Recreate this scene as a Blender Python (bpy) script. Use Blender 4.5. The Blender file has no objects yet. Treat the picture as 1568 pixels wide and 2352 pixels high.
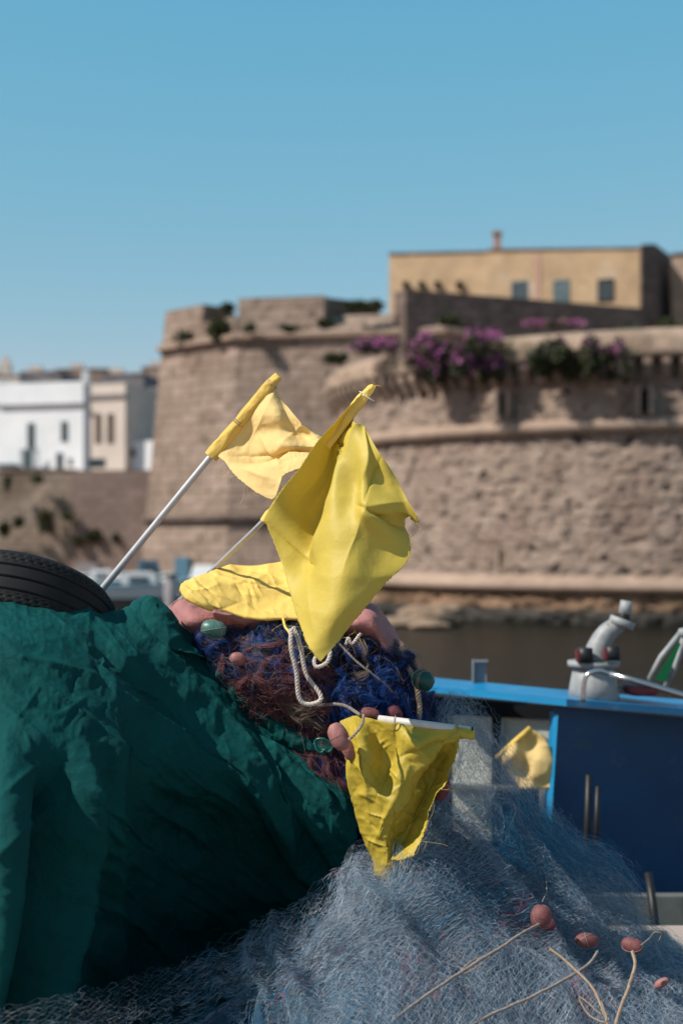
import bpy, math, random
import numpy as np
from mathutils import Vector, Matrix

sc = bpy.context.scene
COL = sc.collection
rng = np.random.default_rng(7)
random.seed(7)

# ------------------------------------------------------------------ camera, sky, sun, exposure
EYE = 2.8            # metres above the water; the quay is at 1.3
FP = 3266.7          # focal length in photo units (photo 1568 x 2352 units, 50 mm lens)
HX, HY = 784.0, 1230.0
cam = bpy.data.cameras.new('camera')
camo = bpy.data.objects.new('camera', cam)
COL.objects.link(camo)
sc.camera = camo
camo.location = (0, 0, EYE)
camo.rotation_euler = (math.radians(90), 0, 0)
cam.sensor_fit = 'VERTICAL'
cam.sensor_height = 36.0
cam.lens = 50.0
cam.shift_y = 54.0 / 2352.0
cam.clip_start = 0.05
cam.clip_end = 3000
cam.dof.use_dof = True
cam.dof.focus_distance = 4.22
cam.dof.aperture_fstop = 1.85

SUN_EL, SUN_AZ = math.radians(46), math.radians(70)      # azimuth: degrees to the left of straight behind the camera
sdir = Vector((-math.sin(SUN_AZ) * math.cos(SUN_EL), -math.cos(SUN_AZ) * math.cos(SUN_EL), math.sin(SUN_EL)))
w = bpy.data.worlds.new('World')
sc.world = w
w.use_nodes = True
nt = w.node_tree
nt.nodes.clear()
sky = nt.nodes.new('ShaderNodeTexSky')
sky.sky_type = 'NISHITA'
sky.sun_disc = False
sky.sun_elevation = SUN_EL
sky.sun_rotation = math.atan2(sdir.x, sdir.y)
sky.air_density = 0.8
sky.dust_density = 0.25
sky.ozone_density = 2.2
sky.altitude = 0
# grade of the clear sky: hazier and less bright towards the horizon
sep = nt.nodes.new('ShaderNodeSeparateColor'); com = nt.nodes.new('ShaderNodeCombineColor')
nt.links.new(sky.outputs[0], sep.inputs[0])
for ch, (kk, g, lin) in enumerate(((.73, 1.10, None), (1.96, .35, 1.262), (3.18, .11, 1.053))):
    pw = nt.nodes.new('ShaderNodeMath'); pw.operation = 'POWER'; pw.inputs[1].default_value = g; nt.links.new(sep.outputs[ch], pw.inputs[0])
    ml = nt.nodes.new('ShaderNodeMath'); ml.operation = 'MULTIPLY'; ml.inputs[1].default_value = kk; nt.links.new(pw.outputs[0], ml.inputs[0])
    out = ml
    if lin:
        l2 = nt.nodes.new('ShaderNodeMath'); l2.operation = 'MULTIPLY'; l2.inputs[1].default_value = lin; nt.links.new(sep.outputs[ch], l2.inputs[0])
        out = nt.nodes.new('ShaderNodeMath'); out.operation = 'MINIMUM'; nt.links.new(ml.outputs[0], out.inputs[0]); nt.links.new(l2.outputs[0], out.inputs[1])
    nt.links.new(out.outputs[0], com.inputs[ch])
bg = nt.nodes.new('ShaderNodeBackground'); bg.inputs[1].default_value = 0.135
wo = nt.nodes.new('ShaderNodeOutputWorld')
nt.links.new(com.outputs[0], bg.inputs[0]); nt.links.new(bg.outputs[0], wo.inputs[0])
sl = bpy.data.lights.new('sun', 'SUN')
sl.energy = 5.0
sl.angle = math.radians(0.5)
sl.color = (1.0, 0.93, 0.84)
so = bpy.data.objects.new('sun', sl)
COL.objects.link(so)
so.rotation_euler = sdir.to_track_quat('Z', 'Y').to_euler()
so.location = (0, 0, 30)
sc.view_settings.view_transform = 'Standard'
sc.view_settings.look = 'None'
sc.view_settings.exposure = 0.3
sc.view_settings.gamma = 1

# ------------------------------------------------------------------ helpers
def P(px, py, Y):
    return Vector(((px - HX) / FP * Y, Y, EYE - (py - HY) / FP * Y))

def Pn(a):
    a = np.asarray(a, float)
    return np.stack([(a[..., 0] - HX) / FP * a[..., 2], a[..., 2], EYE - (a[..., 1] - HY) / FP * a[..., 2]], -1)

def link(o, parent=None):
    COL.objects.link(o)
    if parent: o.parent = parent
    return o

def tag(o, label, cat, group=None, kind=None):
    o['label'] = label; o['category'] = cat
    if group: o['group'] = group
    if kind: o['kind'] = kind
    return o

def empty(name, loc, label, cat, group=None):
    o = bpy.data.objects.new(name, None)
    o.empty_display_size = 0.2
    o.location = loc
    link(o)
    return tag(o, label, cat, group)

def mk(name, V, F, mat, parent=None, smooth=False, midx=None):
    """one mesh object in world coordinates; parented with its position kept"""
    V = np.asarray(V, float)
    if isinstance(parent, bpy.types.Object):
        par = parent; off = np.array(parent.location)
        if parent.parent is not None: off = off + np.array(parent.parent.location)
        V = V - off
    else:
        par = None
    me = bpy.data.meshes.new(name)
    if isinstance(F, np.ndarray) and F.ndim == 2:
        n, k = F.shape
        me.vertices.add(len(V)); me.vertices.foreach_set('co', V.astype(np.float32).ravel())
        me.loops.add(n * k); me.loops.foreach_set('vertex_index', F.astype(np.int32).ravel())
        me.polygons.add(n); me.polygons.foreach_set('loop_start', (np.arange(n) * k).astype(np.int32))
        me.polygons.foreach_set('loop_total', np.full(n, k, np.int32))
        me.update(calc_edges=True)
    else:
        me.from_pydata([tuple(v) for v in V], [], [tuple(int(i) for i in f) for f in F])
        me.update()
    for m in (mat if isinstance(mat, (list, tuple)) else [mat]): me.materials.append(m)
    if midx is not None: me.polygons.foreach_set('material_index', np.asarray(midx, np.int32))
    if smooth: me.polygons.foreach_set('use_smooth', np.ones(len(me.polygons), bool))
    me.update()
    return link(bpy.data.objects.new(name, me), par)

class MB:
    def __init__(s): s.v = []; s.f = []; s.n = 0
    def add(s, V, F):
        s.v.append(np.asarray(V, float)); s.f += [tuple(i + s.n for i in f) for f in F]; s.n += len(V); return s
    def hexa(s, b, t):          # b, t: four points each, same winding
        return s.add(list(b) + list(t), [(3, 2, 1, 0), (4, 5, 6, 7), (0, 1, 5, 4), (1, 2, 6, 5), (2, 3, 7, 6), (3, 0, 4, 7)])
    def box(s, c, d, rz=0):
        c = np.array(c); h = np.array(d) / 2
        q = [(-1, -1), (1, -1), (1, 1), (-1, 1)]
        ca, sa = math.cos(rz), math.sin(rz)
        f = lambda x, y, z: (c[0] + x * h[0] * ca - y * h[1] * sa, c[1] + x * h[0] * sa + y * h[1] * ca, c[2] + z * h[2])
        return s.hexa([f(x, y, -1) for x, y in q], [f(x, y, 1) for x, y in q])
    def tube(s, pts, r, n=10, cap=True):
        V, F = tube(pts, r, n, cap); return s.add(V, F)
    def build(s, name, mat, parent=None, smooth=False):
        o = mk(name, np.concatenate(s.v), s.f, mat, parent, smooth)
        return o

def tube(pts, r, n=10, cap=True):
    pts = np.array([tuple(p) for p in pts], float); m = len(pts)
    r = np.broadcast_to(np.asarray(r, float), (m,))
    t = np.gradient(pts, axis=0); t /= np.linalg.norm(t, axis=1)[:, None] + 1e-12
    up = np.array([0, 0, 1.0]) if abs(t[0][2]) < .9 else np.array([1.0, 0, 0])
    V = []
    a = np.cross(t[0], up); a /= np.linalg.norm(a)
    for i in range(m):
        a = a - t[i] * a.dot(t[i]); a /= np.linalg.norm(a)
        b = np.cross(t[i], a)
        for k in range(n):
            th = 2 * math.pi * k / n
            V.append(pts[i] + r[i] * (math.cos(th) * a + math.sin(th) * b))
    F = [(i * n + k, i * n + (k + 1) % n, (i + 1) * n + (k + 1) % n, (i + 1) * n + k) for i in range(m - 1) for k in range(n)]
    if cap: F += [tuple(range(n))[::-1], tuple((m - 1) * n + k for k in range(n))]
    return V, F

def crmat(nc, n):
    """Catmull-Rom interpolation matrix n x nc"""
    M = np.zeros((n, nc))
    for i, t in enumerate(np.linspace(0, nc - 1, n)):
        k = min(int(t), nc - 2); u = t - k
        ws = [-.5 * u + u * u - .5 * u ** 3, 1 - 2.5 * u * u + 1.5 * u ** 3, .5 * u + 2 * u * u - 1.5 * u ** 3, -.5 * u * u + .5 * u ** 3]
        for j, wt in zip((k - 1, k, k + 1, k + 2), ws):
            if j < 0: M[i, 0] += 2 * wt; M[i, 1] -= wt
            elif j > nc - 1: M[i, nc - 1] += 2 * wt; M[i, nc - 2] -= wt
            else: M[i, j] += wt
    return M

def curve(pts, n):
    return crmat(len(pts), n) @ np.array([tuple(p) for p in pts], float)

def grid_eval(C, nr, nc):
    C = np.asarray(C, float)
    return np.einsum('ar,rck,bc->abk', crmat(C.shape[0], nr), C, crmat(C.shape[1], nc))

def hsh(ix, iy, iz, seed):
    h = (ix.astype(np.int64) * 374761393 + iy.astype(np.int64) * 668265263 + iz.astype(np.int64) * 1274126177 + seed * 974634777) & 0xffffffff
    h = ((h ^ (h >> 13)) * 1103515245) & 0xffffffff
    h = ((h ^ (h >> 15)) * 1274126177) & 0xffffffff
    return ((h ^ (h >> 16)) & 0xffff) / 32767.5 - 1.0

def vnoise(p, s=1.0, seed=0):
    p = np.asarray(p, float) / s
    i = np.floor(p); f = p - i; f = f * f * f * (f * (f * 6 - 15) + 10)
    r = 0
    for dx in (0, 1):
        for dy in (0, 1):
            for dz in (0, 1):
                wt = (f[..., 0] if dx else 1 - f[..., 0]) * (f[..., 1] if dy else 1 - f[..., 1]) * (f[..., 2] if dz else 1 - f[..., 2])
                r = r + wt * hsh(i[..., 0] + dx, i[..., 1] + dy, i[..., 2] + dz, seed)
    return r

def fbm(p, s, seed=0, o=4):
    r = 0; a = 1
    for k in range(o):
        r = r + a * vnoise(p, s / 2 ** k, seed + 17 * k); a *= .5
    return r

def normals(G):
    du = np.gradient(G, axis=0); dv = np.gradient(G, axis=1)
    n = np.cross(du, dv); n /= np.linalg.norm(n, axis=-1)[..., None] + 1e-12
    return n

def gfaces(nr, nc):
    i = np.arange(nr * nc).reshape(nr, nc)
    return np.stack([i[:-1, :-1], i[:-1, 1:], i[1:, 1:], i[1:, :-1]], -1).reshape(-1, 4)

def sheet(name, G, mat, parent=None, thick=0.0):
    nr, nc = G.shape[:2]
    o = mk(name, G.reshape(-1, 3), gfaces(nr, nc), mat, parent, True)
    if thick:
        md = o.modifiers.new('thickness', 'SOLIDIFY'); md.thickness = thick; md.offset = 0
    return o

def threads(pl, r):
    """pl: (N,M,3) polylines -> three-sided tubes"""
    N, M, _ = pl.shape
    t = np.gradient(pl, axis=1); t /= np.linalg.norm(t, axis=-1)[..., None] + 1e-12
    up = rng.normal(size=(N, 1, 3)) + np.zeros((N, M, 3))
    a = np.cross(t, up); a /= np.linalg.norm(a, axis=-1)[..., None] + 1e-9
    b = np.cross(t, a)
    r = np.asarray(r, float)
    if r.ndim == 1: r = r[:, None, None]
    V = np.stack([pl + r * (math.cos(q) * a + math.sin(q) * b) for q in (0, 2.094, 4.189)], 2)
    idx = np.arange(N * M * 3).reshape(N, M, 3)
    F = []
    for k in range(3):
        k2 = (k + 1) % 3
        F.append(np.stack([idx[:, :-1, k], idx[:, :-1, k2], idx[:, 1:, k2], idx[:, 1:, k]], -1))
    F = np.stack(F, 2)                      # N, M-1, 3, 4
    return V.reshape(-1, 3), F.reshape(-1, 4), np.repeat(np.arange(N), (M - 1) * 3)

# ------------------------------------------------------------------ materials
MATS = {}
KC = .78              # one scale for all base colours
def mat(name, col, rough=.7, spec=.3, metal=0.0, var=.0, vs=2.0, bump=0.0, bs=8.0, bd=.02, stretch=(1, 1, 1), col2=None, c2s=1.0, c2lo=.45, c2hi=.6, col3=None, c3s=.4, c3lo=.58, c3hi=.66):
    m = bpy.data.materials.new(name); m.use_nodes = True
    t = m.node_tree; N = t.nodes; L = t.links
    kc = KC; col = tuple(c * kc for c in col); col2 = col2 and tuple(c * kc for c in col2); col3 = col3 and tuple(c * kc for c in col3)
    b = N['Principled BSDF']
    b.inputs['Roughness'].default_value = rough; b.inputs['Specular IOR Level'].default_value = spec; b.inputs['Metallic'].default_value = metal
    b.inputs['Base Color'].default_value = (*col, 1)
    tc = N.new('ShaderNodeTexCoord'); mp = N.new('ShaderNodeMapping'); mp.inputs['Scale'].default_value = stretch
    L.new(tc.outputs['Object'], mp.inputs[0])
    def noise(scale, detail=6, rg=.6):
        n = N.new('ShaderNodeTexNoise'); n.inputs['Scale'].default_value = scale; n.inputs['Detail'].default_value = detail; n.inputs['Roughness'].default_value = rg
        L.new(mp.outputs[0], n.inputs['Vector']); return n
    src = None
    if var:
        n = noise(vs)
        r = N.new('ShaderNodeValToRGB'); e = r.color_ramp.elements
        e[0].position = .3; e[1].position = .7
        e[0].color = (*[c * (1 - var) for c in col], 1); e[1].color = (*[min(1, c * (1 + var)) for c in col], 1)
        L.new(n.outputs[0], r.inputs[0]); src = r.outputs[0]
    for cc, s_, lo, hi in ((col2, c2s, c2lo, c2hi), (col3, c3s, c3lo, c3hi)):
        if cc is None: continue
        n = noise(s_, 5)
        r = N.new('ShaderNodeMapRange'); r.inputs[1].default_value = lo; r.inputs[2].default_value = hi
        mx = N.new('ShaderNodeMix'); mx.data_type = 'RGBA'
        L.new(n.outputs[0], r.inputs[0]); L.new(r.outputs[0], mx.inputs[0])
        if src: L.new(src, mx.inputs[6])
        else: mx.inputs[6].default_value = (*col, 1)
        mx.inputs[7].default_value = (*cc, 1); src = mx.outputs[2]
    if src: L.new(src, b.inputs['Base Color'])
    if bump:
        n = noise(bs, 8, .65); bp = N.new('ShaderNodeBump'); bp.inputs['Strength'].default_value = bump; bp.inputs['Distance'].default_value = bd
        L.new(n.outputs[0], bp.inputs['Height']); L.new(bp.outputs[0], b.inputs['Normal'])
    MATS[name] = m
    return m

def cloth_mat(name, col, trans=.3, var=.08, weave=900, rough=.65, spec=.2, wb=.25, col2=None, crease=.0, wd=.0006, crump=.5):
    """woven cloth: diffuse + translucent, fine weave bump, faint stains"""
    m = mat(name, col, rough, spec, var=var, vs=6, col2=col2, c2s=5, c2lo=.55, c2hi=.75)
    t = m.node_tree; N = t.nodes; L = t.links; b = N['Principled BSDF']
    tc = N.new('ShaderNodeTexCoord')
    h = None
    for rot in ((0, 0, 0), (0, math.radians(90), 0)):
        mp = N.new('ShaderNodeMapping'); mp.inputs['Rotation'].default_value = rot
        wv = N.new('ShaderNodeTexWave'); wv.inputs['Scale'].default_value = weave / 6.28; wv.inputs['Distortion'].default_value = 2.0; wv.inputs['Detail'].default_value = 2
        L.new(tc.outputs['Object'], mp.inputs[0]); L.new(mp.outputs[0], wv.inputs[0])
        if h is None: h = wv.outputs[1]
        else:
            ad = N.new('ShaderNodeMath'); ad.operation = 'ADD'; L.new(h, ad.inputs[0]); L.new(wv.outputs[1], ad.inputs[1]); h = ad.outputs[0]
    bp = N.new('ShaderNodeBump'); bp.inputs['Strength'].default_value = wb; bp.inputs['Distance'].default_value = wd
    L.new(h, bp.inputs['Height'])
    nz = N.new('ShaderNodeTexNoise'); nz.inputs['Scale'].default_value = 28; nz.inputs['Detail'].default_value = 6; nz.inputs['Roughness'].default_value = .6
    L.new(tc.outputs['Object'], nz.inputs[0])
    b2 = N.new('ShaderNodeBump'); b2.inputs['Strength'].default_value = .35 + crease; b2.inputs['Distance'].default_value = .006
    # creases: warped cell distances at two scales
    hsum = nz.outputs[0]
    wn = N.new('ShaderNodeTexNoise'); wn.inputs['Scale'].default_value = 9; wn.inputs['Detail'].default_value = 3; L.new(tc.outputs['Object'], wn.inputs[0])
    vm = N.new('ShaderNodeVectorMath'); vm.operation = 'MULTIPLY_ADD'; vm.inputs[1].default_value = (.09, .09, .09); L.new(wn.outputs[1], vm.inputs[0]); L.new(tc.outputs['Object'], vm.inputs[2])
    for sc_, am in ((11, 2.2), (27, 1.0), (60, .45)):
        vo = N.new('ShaderNodeTexVoronoi'); vo.inputs['Scale'].default_value = sc_; L.new(vm.outputs[0], vo.inputs['Vector'])
        ma = N.new('ShaderNodeMath'); ma.operation = 'MULTIPLY_ADD'; ma.inputs[1].default_value = am * crump; L.new(vo.outputs[0], ma.inputs[0]); L.new(hsum, ma.inputs[2]); hsum = ma.outputs[0]
    L.new(hsum, b2.inputs['Height']); L.new(bp.outputs[0], b2.inputs['Normal']); L.new(b2.outputs[0], b.inputs['Normal'])
    if trans:
        tr = N.new('ShaderNodeBsdfTranslucent')
        src = b.inputs['Base Color'].links[0].from_socket if b.inputs['Base Color'].links else None
        if src: L.new(src, tr.inputs[0])
        else: tr.inputs[0].default_value = (*col, 1)
        L.new(b2.outputs[0], tr.inputs['Normal'])
        ms = N.new('ShaderNodeMixShader'); ms.inputs[0].default_value = trans
        L.new(b.outputs[0], ms.inputs[1]); L.new(tr.outputs[0], ms.inputs[2]); L.new(ms.outputs[0], N['Material Output'].inputs[0])
    return m

SAND = (.42, .30, .215)
m_bast = mat('pale_ashlar_stone', (.375, .285, .23), .95, .1, var=.22, vs=.9, bump=.9, bs=2.2, bd=.18, col2=(.26, .185, .145), c2s=.35, c2lo=.5, c2hi=.75, col3=(.15, .11, .08), c3s=2.4, c3lo=.57, c3hi=.68)
m_tower = mat('eroded_block_stone', (.36, .275, .222), .95, .1, var=.28, vs=1.6, bump=.9, bs=3.0, bd=.15, col2=(.24, .165, .13), c2s=.5, c2lo=.45, c2hi=.75, col3=(.085, .065, .06), c3s=2.1, c3lo=.56, c3hi=.64)
m_trim = mat('smooth_course_stone', (.39, .285, .22), .9, .1, var=.2, vs=1.2, bump=.4, bs=3, bd=.06)
m_partop = mat('sandy_parapet_stone', (.42, .31, .235), .95, .1, var=.25, vs=.8, bump=.8, bs=2.5, bd=.15, col2=(.24, .18, .13), c2s=.7, c2lo=.5, c2hi=.65, col3=(.10, .09, .04), c3s=.5, c3lo=.62, c3hi=.7)
m_tide_shade = mat('tidal_shaded_stone', (.022, .018, .014), .6, .3, var=.4, vs=2, bump=.6, bs=3, bd=.1)
m_dirtst = mat('damp_base_stone', (.26, .16, .10), .8, .2, var=.35, vs=.8, bump=.6, bs=3, bd=.1, col2=(.12, .075, .045), c2s=.7, c2lo=.45, c2hi=.65)
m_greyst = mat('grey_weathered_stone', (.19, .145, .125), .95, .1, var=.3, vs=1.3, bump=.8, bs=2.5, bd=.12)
m_ochre = mat('ochre_plaster', (.50, .36, .225), .9, .1, var=.16, vs=.9, bump=.25, bs=3, bd=.05, col2=(.56, .45, .35), c2s=.35, c2lo=.58, c2hi=.7, col3=(.33, .22, .13), c3s=.6, c3lo=.64, c3hi=.75)
m_pinkpl = mat('pink_plaster', (.48, .31, .24), .9, .1, var=.15)
m_white = mat('white_limewash', (.90, .92, .94), .9, .1, var=.08, vs=.5, bump=.15, bs=2, bd=.03)
m_cream = mat('cream_limewash', (.74, .64, .56), .9, .1, var=.1, vs=.6)
m_greypl = mat('grey_plaster', (.27, .25, .26), .9, .1, var=.2, vs=.5)
m_brownroof = mat('sunbaked_roof', (.33, .25, .21), .95, .1, var=.3, vs=.4)
m_win = mat('dark_pane', (.06, .08, .09), .15, .5)
m_winb = mat('blue_grey_shutter', (.10, .15, .17), .5, .3, var=.2)
m_shut = mat('brown_shutter', (.17, .12, .10), .6, .2)
m_dark = mat('deep_opening', (.02, .018, .016), .9, .1)
m_seaw = mat('patchy_sea_wall', (.36, .29, .235), .95, .1, var=.3, vs=.35, bump=.8, bs=1.2, bd=.3, col2=(.22, .16, .12), c2s=.25, c2lo=.5, c2hi=.65)
m_seaw2 = mat('plain_sea_wall', (.28, .215, .185), .95, .1, var=.15, vs=.4, bump=.5, bs=2, bd=.1)
m_leaf = mat('dark_green_leaf', (.028, .042, .014), .6, .3, var=.5, vs=3)
m_leaf2 = mat('olive_leaf', (.075, .078, .025), .6, .3, var=.4, vs=3)
m_petal = mat('magenta_bract', (.42, .12, .31), .6, .2, var=.3, vs=3)
m_wood = mat('bark', (.12, .08, .05), .9, .1)
m_quay = mat('quay_paving', (.42, .35, .31), .85, .2, var=.15, vs=3, bump=.5, bs=25, bd=.01, col2=(.28, .23, .20), c2s=2.0, c2lo=.5, c2hi=.7)
m_rock = mat('wet_rock', (.30, .215, .15), .85, .2, var=.3, vs=1.5, bump=.7, bs=3, bd=.1)

def courses(m, bw, bh, amt=.35, bump=.6, off=.0):
    t = m.node_tree; N = t.nodes; L = t.links; b = N['Principled BSDF']
    tc = N.new('ShaderNodeTexCoord'); mp = N.new('ShaderNodeMapping'); mp.inputs['Rotation'].default_value = (math.radians(-90), 0, 0)
    L.new(tc.outputs['Object'], mp.inputs[0])
    wn = N.new('ShaderNodeTexNoise'); wn.inputs['Scale'].default_value = 1.1; L.new(mp.outputs[0], wn.inputs[0])
    vm = N.new('ShaderNodeVectorMath'); vm.operation = 'MULTIPLY_ADD'; vm.inputs[1].default_value = (.16, .16, .16); L.new(wn.outputs[1], vm.inputs[0]); L.new(mp.outputs[0], vm.inputs[2])
    br = N.new('ShaderNodeTexBrick'); br.inputs['Scale'].default_value = 1; br.inputs['Brick Width'].default_value = bw; br.inputs['Row Height'].default_value = bh
    br.inputs['Mortar Size'].default_value = .03; br.inputs['Mortar Smooth'].default_value = .5; br.inputs['Color1'].default_value = (1.12, 1.12, 1.12, 1); br.inputs['Color2'].default_value = (.78, .76, .74, 1); br.inputs['Mortar'].default_value = (.5, .47, .44, 1)
    L.new(vm.outputs[0], br.inputs['Vector'])
    mx = N.new('ShaderNodeMix'); mx.data_type = 'RGBA'; mx.blend_type = 'MULTIPLY'; mx.inputs[0].default_value = amt
    L.new(b.inputs['Base Color'].links[0].from_socket, mx.inputs[6]); L.new(br.outputs[0], mx.inputs[7]); L.new(mx.outputs[2], b.inputs['Base Color'])
    bp = N.new('ShaderNodeBump'); bp.inputs['Strength'].default_value = bump; bp.inputs['Distance'].default_value = .06; bp.invert = True
    L.new(br.outputs['Fac'], bp.inputs['Height'])
    if b.inputs['Normal'].links: L.new(b.inputs['Normal'].links[0].from_socket, bp.inputs['Normal'])
    L.new(bp.outputs[0], b.inputs['Normal'])
courses(m_bast, 1.1, .5, .75, .9); courses(m_greyst, .9, .42, .7, .8); courses(m_seaw, 1.3, .6, .7, .9); courses(m_seaw2, 1.2, .55, .7, .8); courses(m_ochre, .9, .4, .25, .3)
m_water = bpy.data.materials.new('harbour_water'); m_water.use_nodes = True
_t = m_water.node_tree; _b = _t.nodes['Principled BSDF']
_b.inputs['Base Color'].default_value = (.007, .008, .006, 1); _b.inputs['Roughness'].default_value = .14; _b.inputs['IOR'].default_value = 1.33; _b.inputs['Specular IOR Level'].default_value = .13
_tc = _t.nodes.new('ShaderNodeTexCoord'); _mp = _t.nodes.new('ShaderNodeMapping'); _mp.inputs['Scale'].default_value = (.8, 1.6, 1)
_n = _t.nodes.new('ShaderNodeTexNoise'); _n.inputs['Scale'].default_value = 2.2; _n.inputs['Detail'].default_value = 6
_bp = _t.nodes.new('ShaderNodeBump'); _bp.inputs['Strength'].default_value = .8; _bp.inputs['Distance'].default_value = .12
_t.links.new(_tc.outputs['Object'], _mp.inputs[0]); _t.links.new(_mp.outputs[0], _n.inputs[0]); _t.links.new(_n.outputs[0], _bp.inputs['Height']); _t.links.new(_bp.outputs[0], _b.inputs['Normal'])
_b.inputs['Specular IOR Level'].default_value = 0; _b.inputs['IOR'].default_value = 1.0; _b.inputs['Roughness'].default_value = 1
_g = _t.nodes.new('ShaderNodeBsdfGlossy'); _g.inputs['Roughness'].default_value = .16; _f = _t.nodes.new('ShaderNodeFresnel'); _f.inputs[0].default_value = 1.33
_m = _t.nodes.new('ShaderNodeMath'); _m.operation = 'MULTIPLY'; _m.inputs[1].default_value = .55; _x = _t.nodes.new('ShaderNodeMixShader')
_t.links.new(_bp.outputs[0], _g.inputs['Normal']); _t.links.new(_bp.outputs[0], _f.inputs['Normal']); _t.links.new(_f.outputs[0], _m.inputs[0]); _t.links.new(_m.outputs[0], _x.inputs[0])
_t.links.new(_b.outputs[0], _x.inputs[1]); _t.links.new(_g.outputs[0], _x.inputs[2]); _t.links.new(_x.outputs[0], _t.nodes['Material Output'].inputs[0])

m_yel_pale = cloth_mat('pale_yellow_cotton', (1.14, .90, .42), .46, .06, wb=.3)
m_yel = cloth_mat('yellow_nylon', (.84, .665, .12), .38, .06, rough=.5, spec=.35, wb=.15, crump=.25)
m_yel_warm = cloth_mat('warm_yellow_cotton', (1.17, .88, .24), .34, .06, wb=.3)
m_yel_stain = cloth_mat('stained_yellow_nylon', (.64, .485, .06), .22, .10, rough=.5, spec=.35, col2=(.50, .27, .02), wb=.2)
m_sleeve = cloth_mat('tan_yellow_sleeve', (.84, .56, .13), .12, .15, crease=.5)
m_tarp = cloth_mat('green_canvas', (.001, .075, .074), .03, .18, weave=1500, rough=.72, spec=.12, wb=.5, crease=.35, wd=.001, crump=.6)
m_pinkcl = cloth_mat('faded_pink_canvas', (.42, .19, .19), .05, .15, crease=.4, wb=.2)
m_pole = mat('galvanised_pole', (.52, .52, .54), .42, .5, metal=.35, var=.12, vs=30)
m_pvc = mat('white_plastic_pole', (.66, .64, .62), .4, .4, var=.1, vs=40)
m_tyre = mat('black_rubber', (.009, .0095, .011), .7, .25, var=.3, vs=30, bump=.3, bs=160, bd=.001)
m_ropew = mat('white_rope', (.62, .55, .50), .8, .2, var=.15, vs=80, col2=(.05, .16, .42), c2s=60, c2lo=.66, c2hi=.70)
m_ropet = mat('tan_rope', (.36, .27, .20), .85, .2, var=.3, vs=90)
m_ropeg = mat('grey_brown_twine', (.27, .235, .21), .85, .2, var=.3, vs=90)
m_string = mat('white_string', (.7, .7, .68), .7, .2)
m_fl_pink = mat('salmon_foam_float', (.36, .16, .15), .6, .3, var=.2, vs=40, bump=.4, bs=150, bd=.001, col2=(.30, .10, .08), c2s=30, c2lo=.5, c2hi=.7)
m_fl_red = mat('brick_red_foam_float', (.20, .075, .075), .65, .3, var=.3, vs=50, bump=.5, bs=160, bd=.0015, col2=(.20, .055, .05), c2s=45, c2lo=.45, c2hi=.65)
m_fl_maroon = mat('maroon_foam_float', (.17, .05, .065), .7, .2, var=.25, vs=40)
m_fl_mint = mat('mint_plastic_float', (.07, .19, .16), .4, .4, var=.15, vs=40)
m_fl_green = mat('dark_green_plastic_float', (.006, .075, .06), .4, .4, var=.2, vs=40)
m_clip = mat('green_plastic_clip', (.0, .11, .10), .35, .5)
def fib(n, c, r=.5, tr=.15): return cloth_mat(n, c, tr, 0, weave=100, rough=r, spec=.4, wb=0)
def thread_mat(n, c, rough=.45, spec=.4):
    m = mat(n, c, rough, spec); return m
t_pale = thread_mat('pale_monofilament', (.58, .68, .80))
t_grey = thread_mat('grey_monofilament', (.24, .30, .37))
t_cyan = thread_mat('cyan_monofilament', (.03, .24, .42))
t_blue = thread_mat('blue_twine', (.008, .065, .30))
t_navy = thread_mat('navy_twine', (.008, .018, .06), .7)
t_red = thread_mat('red_twine', (.42, .05, .09))
t_pink = thread_mat('dusty_pink_twine', (.22, .085, .09), .8)
t_tan = thread_mat('tan_twine', (.27, .20, .15), .7)
t_teal = thread_mat('grey_teal_twine', (.11, .19, .20), .7)
m_netbase = mat('packed_blue_grey_net', (.095, .13, .165), .9, .1, var=.45, vs=18, bump=1.0, bs=60, bd=.02, col2=(.03, .09, .16), c2s=4, c2lo=.5, c2hi=.65)
m_netnavy = mat('packed_navy_net', (.010, .016, .038), .9, .1, var=.6, vs=20, bump=1.0, bs=50, bd=.02, col2=(.04, .018, .025), c2s=8, c2lo=.5, c2hi=.6)
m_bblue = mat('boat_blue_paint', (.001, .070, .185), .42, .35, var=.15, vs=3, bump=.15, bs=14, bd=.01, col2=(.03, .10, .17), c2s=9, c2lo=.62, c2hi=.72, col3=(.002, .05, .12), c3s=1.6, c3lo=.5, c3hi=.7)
m_bcyan = mat('boat_sunlit_light_blue', (.008, .24, .50), .35, .4, var=.12, vs=4, col2=(.10, .33, .55), c2s=5, c2lo=.6, c2hi=.7)
m_bwhite = mat('boat_grey_white_paint', (.30, .32, .31), .45, .4, var=.1, vs=6)
m_hull = mat('grey_green_hull_paint', (.15, .165, .155), .5, .3, var=.25, vs=5, col2=(.07, .07, .06), c2s=4, c2lo=.55, c2hi=.7)
m_bdark = mat('boat_dark_interior', (.015, .017, .02), .8, .2)
m_glass = mat('pale_blind_panel', (.95, .96, .84), .2, .5, var=.12, vs=2)
m_black = mat('black_rubber_fitting', (.012, .012, .014), .5, .4)
m_cast = mat('grey_painted_casting', (.30, .315, .32), .5, .4, var=.3, vs=14, col2=(.16, .10, .07), c2s=16, c2lo=.64, c2hi=.74)
m_chrome = mat('polished_tube', (.55, .55, .56), .2, .5, metal=.9)
m_redc = mat('dark_red_vinyl', (.20, .03, .035), .5, .4, var=.1)
m_green = mat('bright_green_cloth', (.005, .15, .06), .7, .2, var=.2)
m_bluesm = mat('faded_blue_paint', (.10, .22, .30), .5, .3, var=.1)

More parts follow.
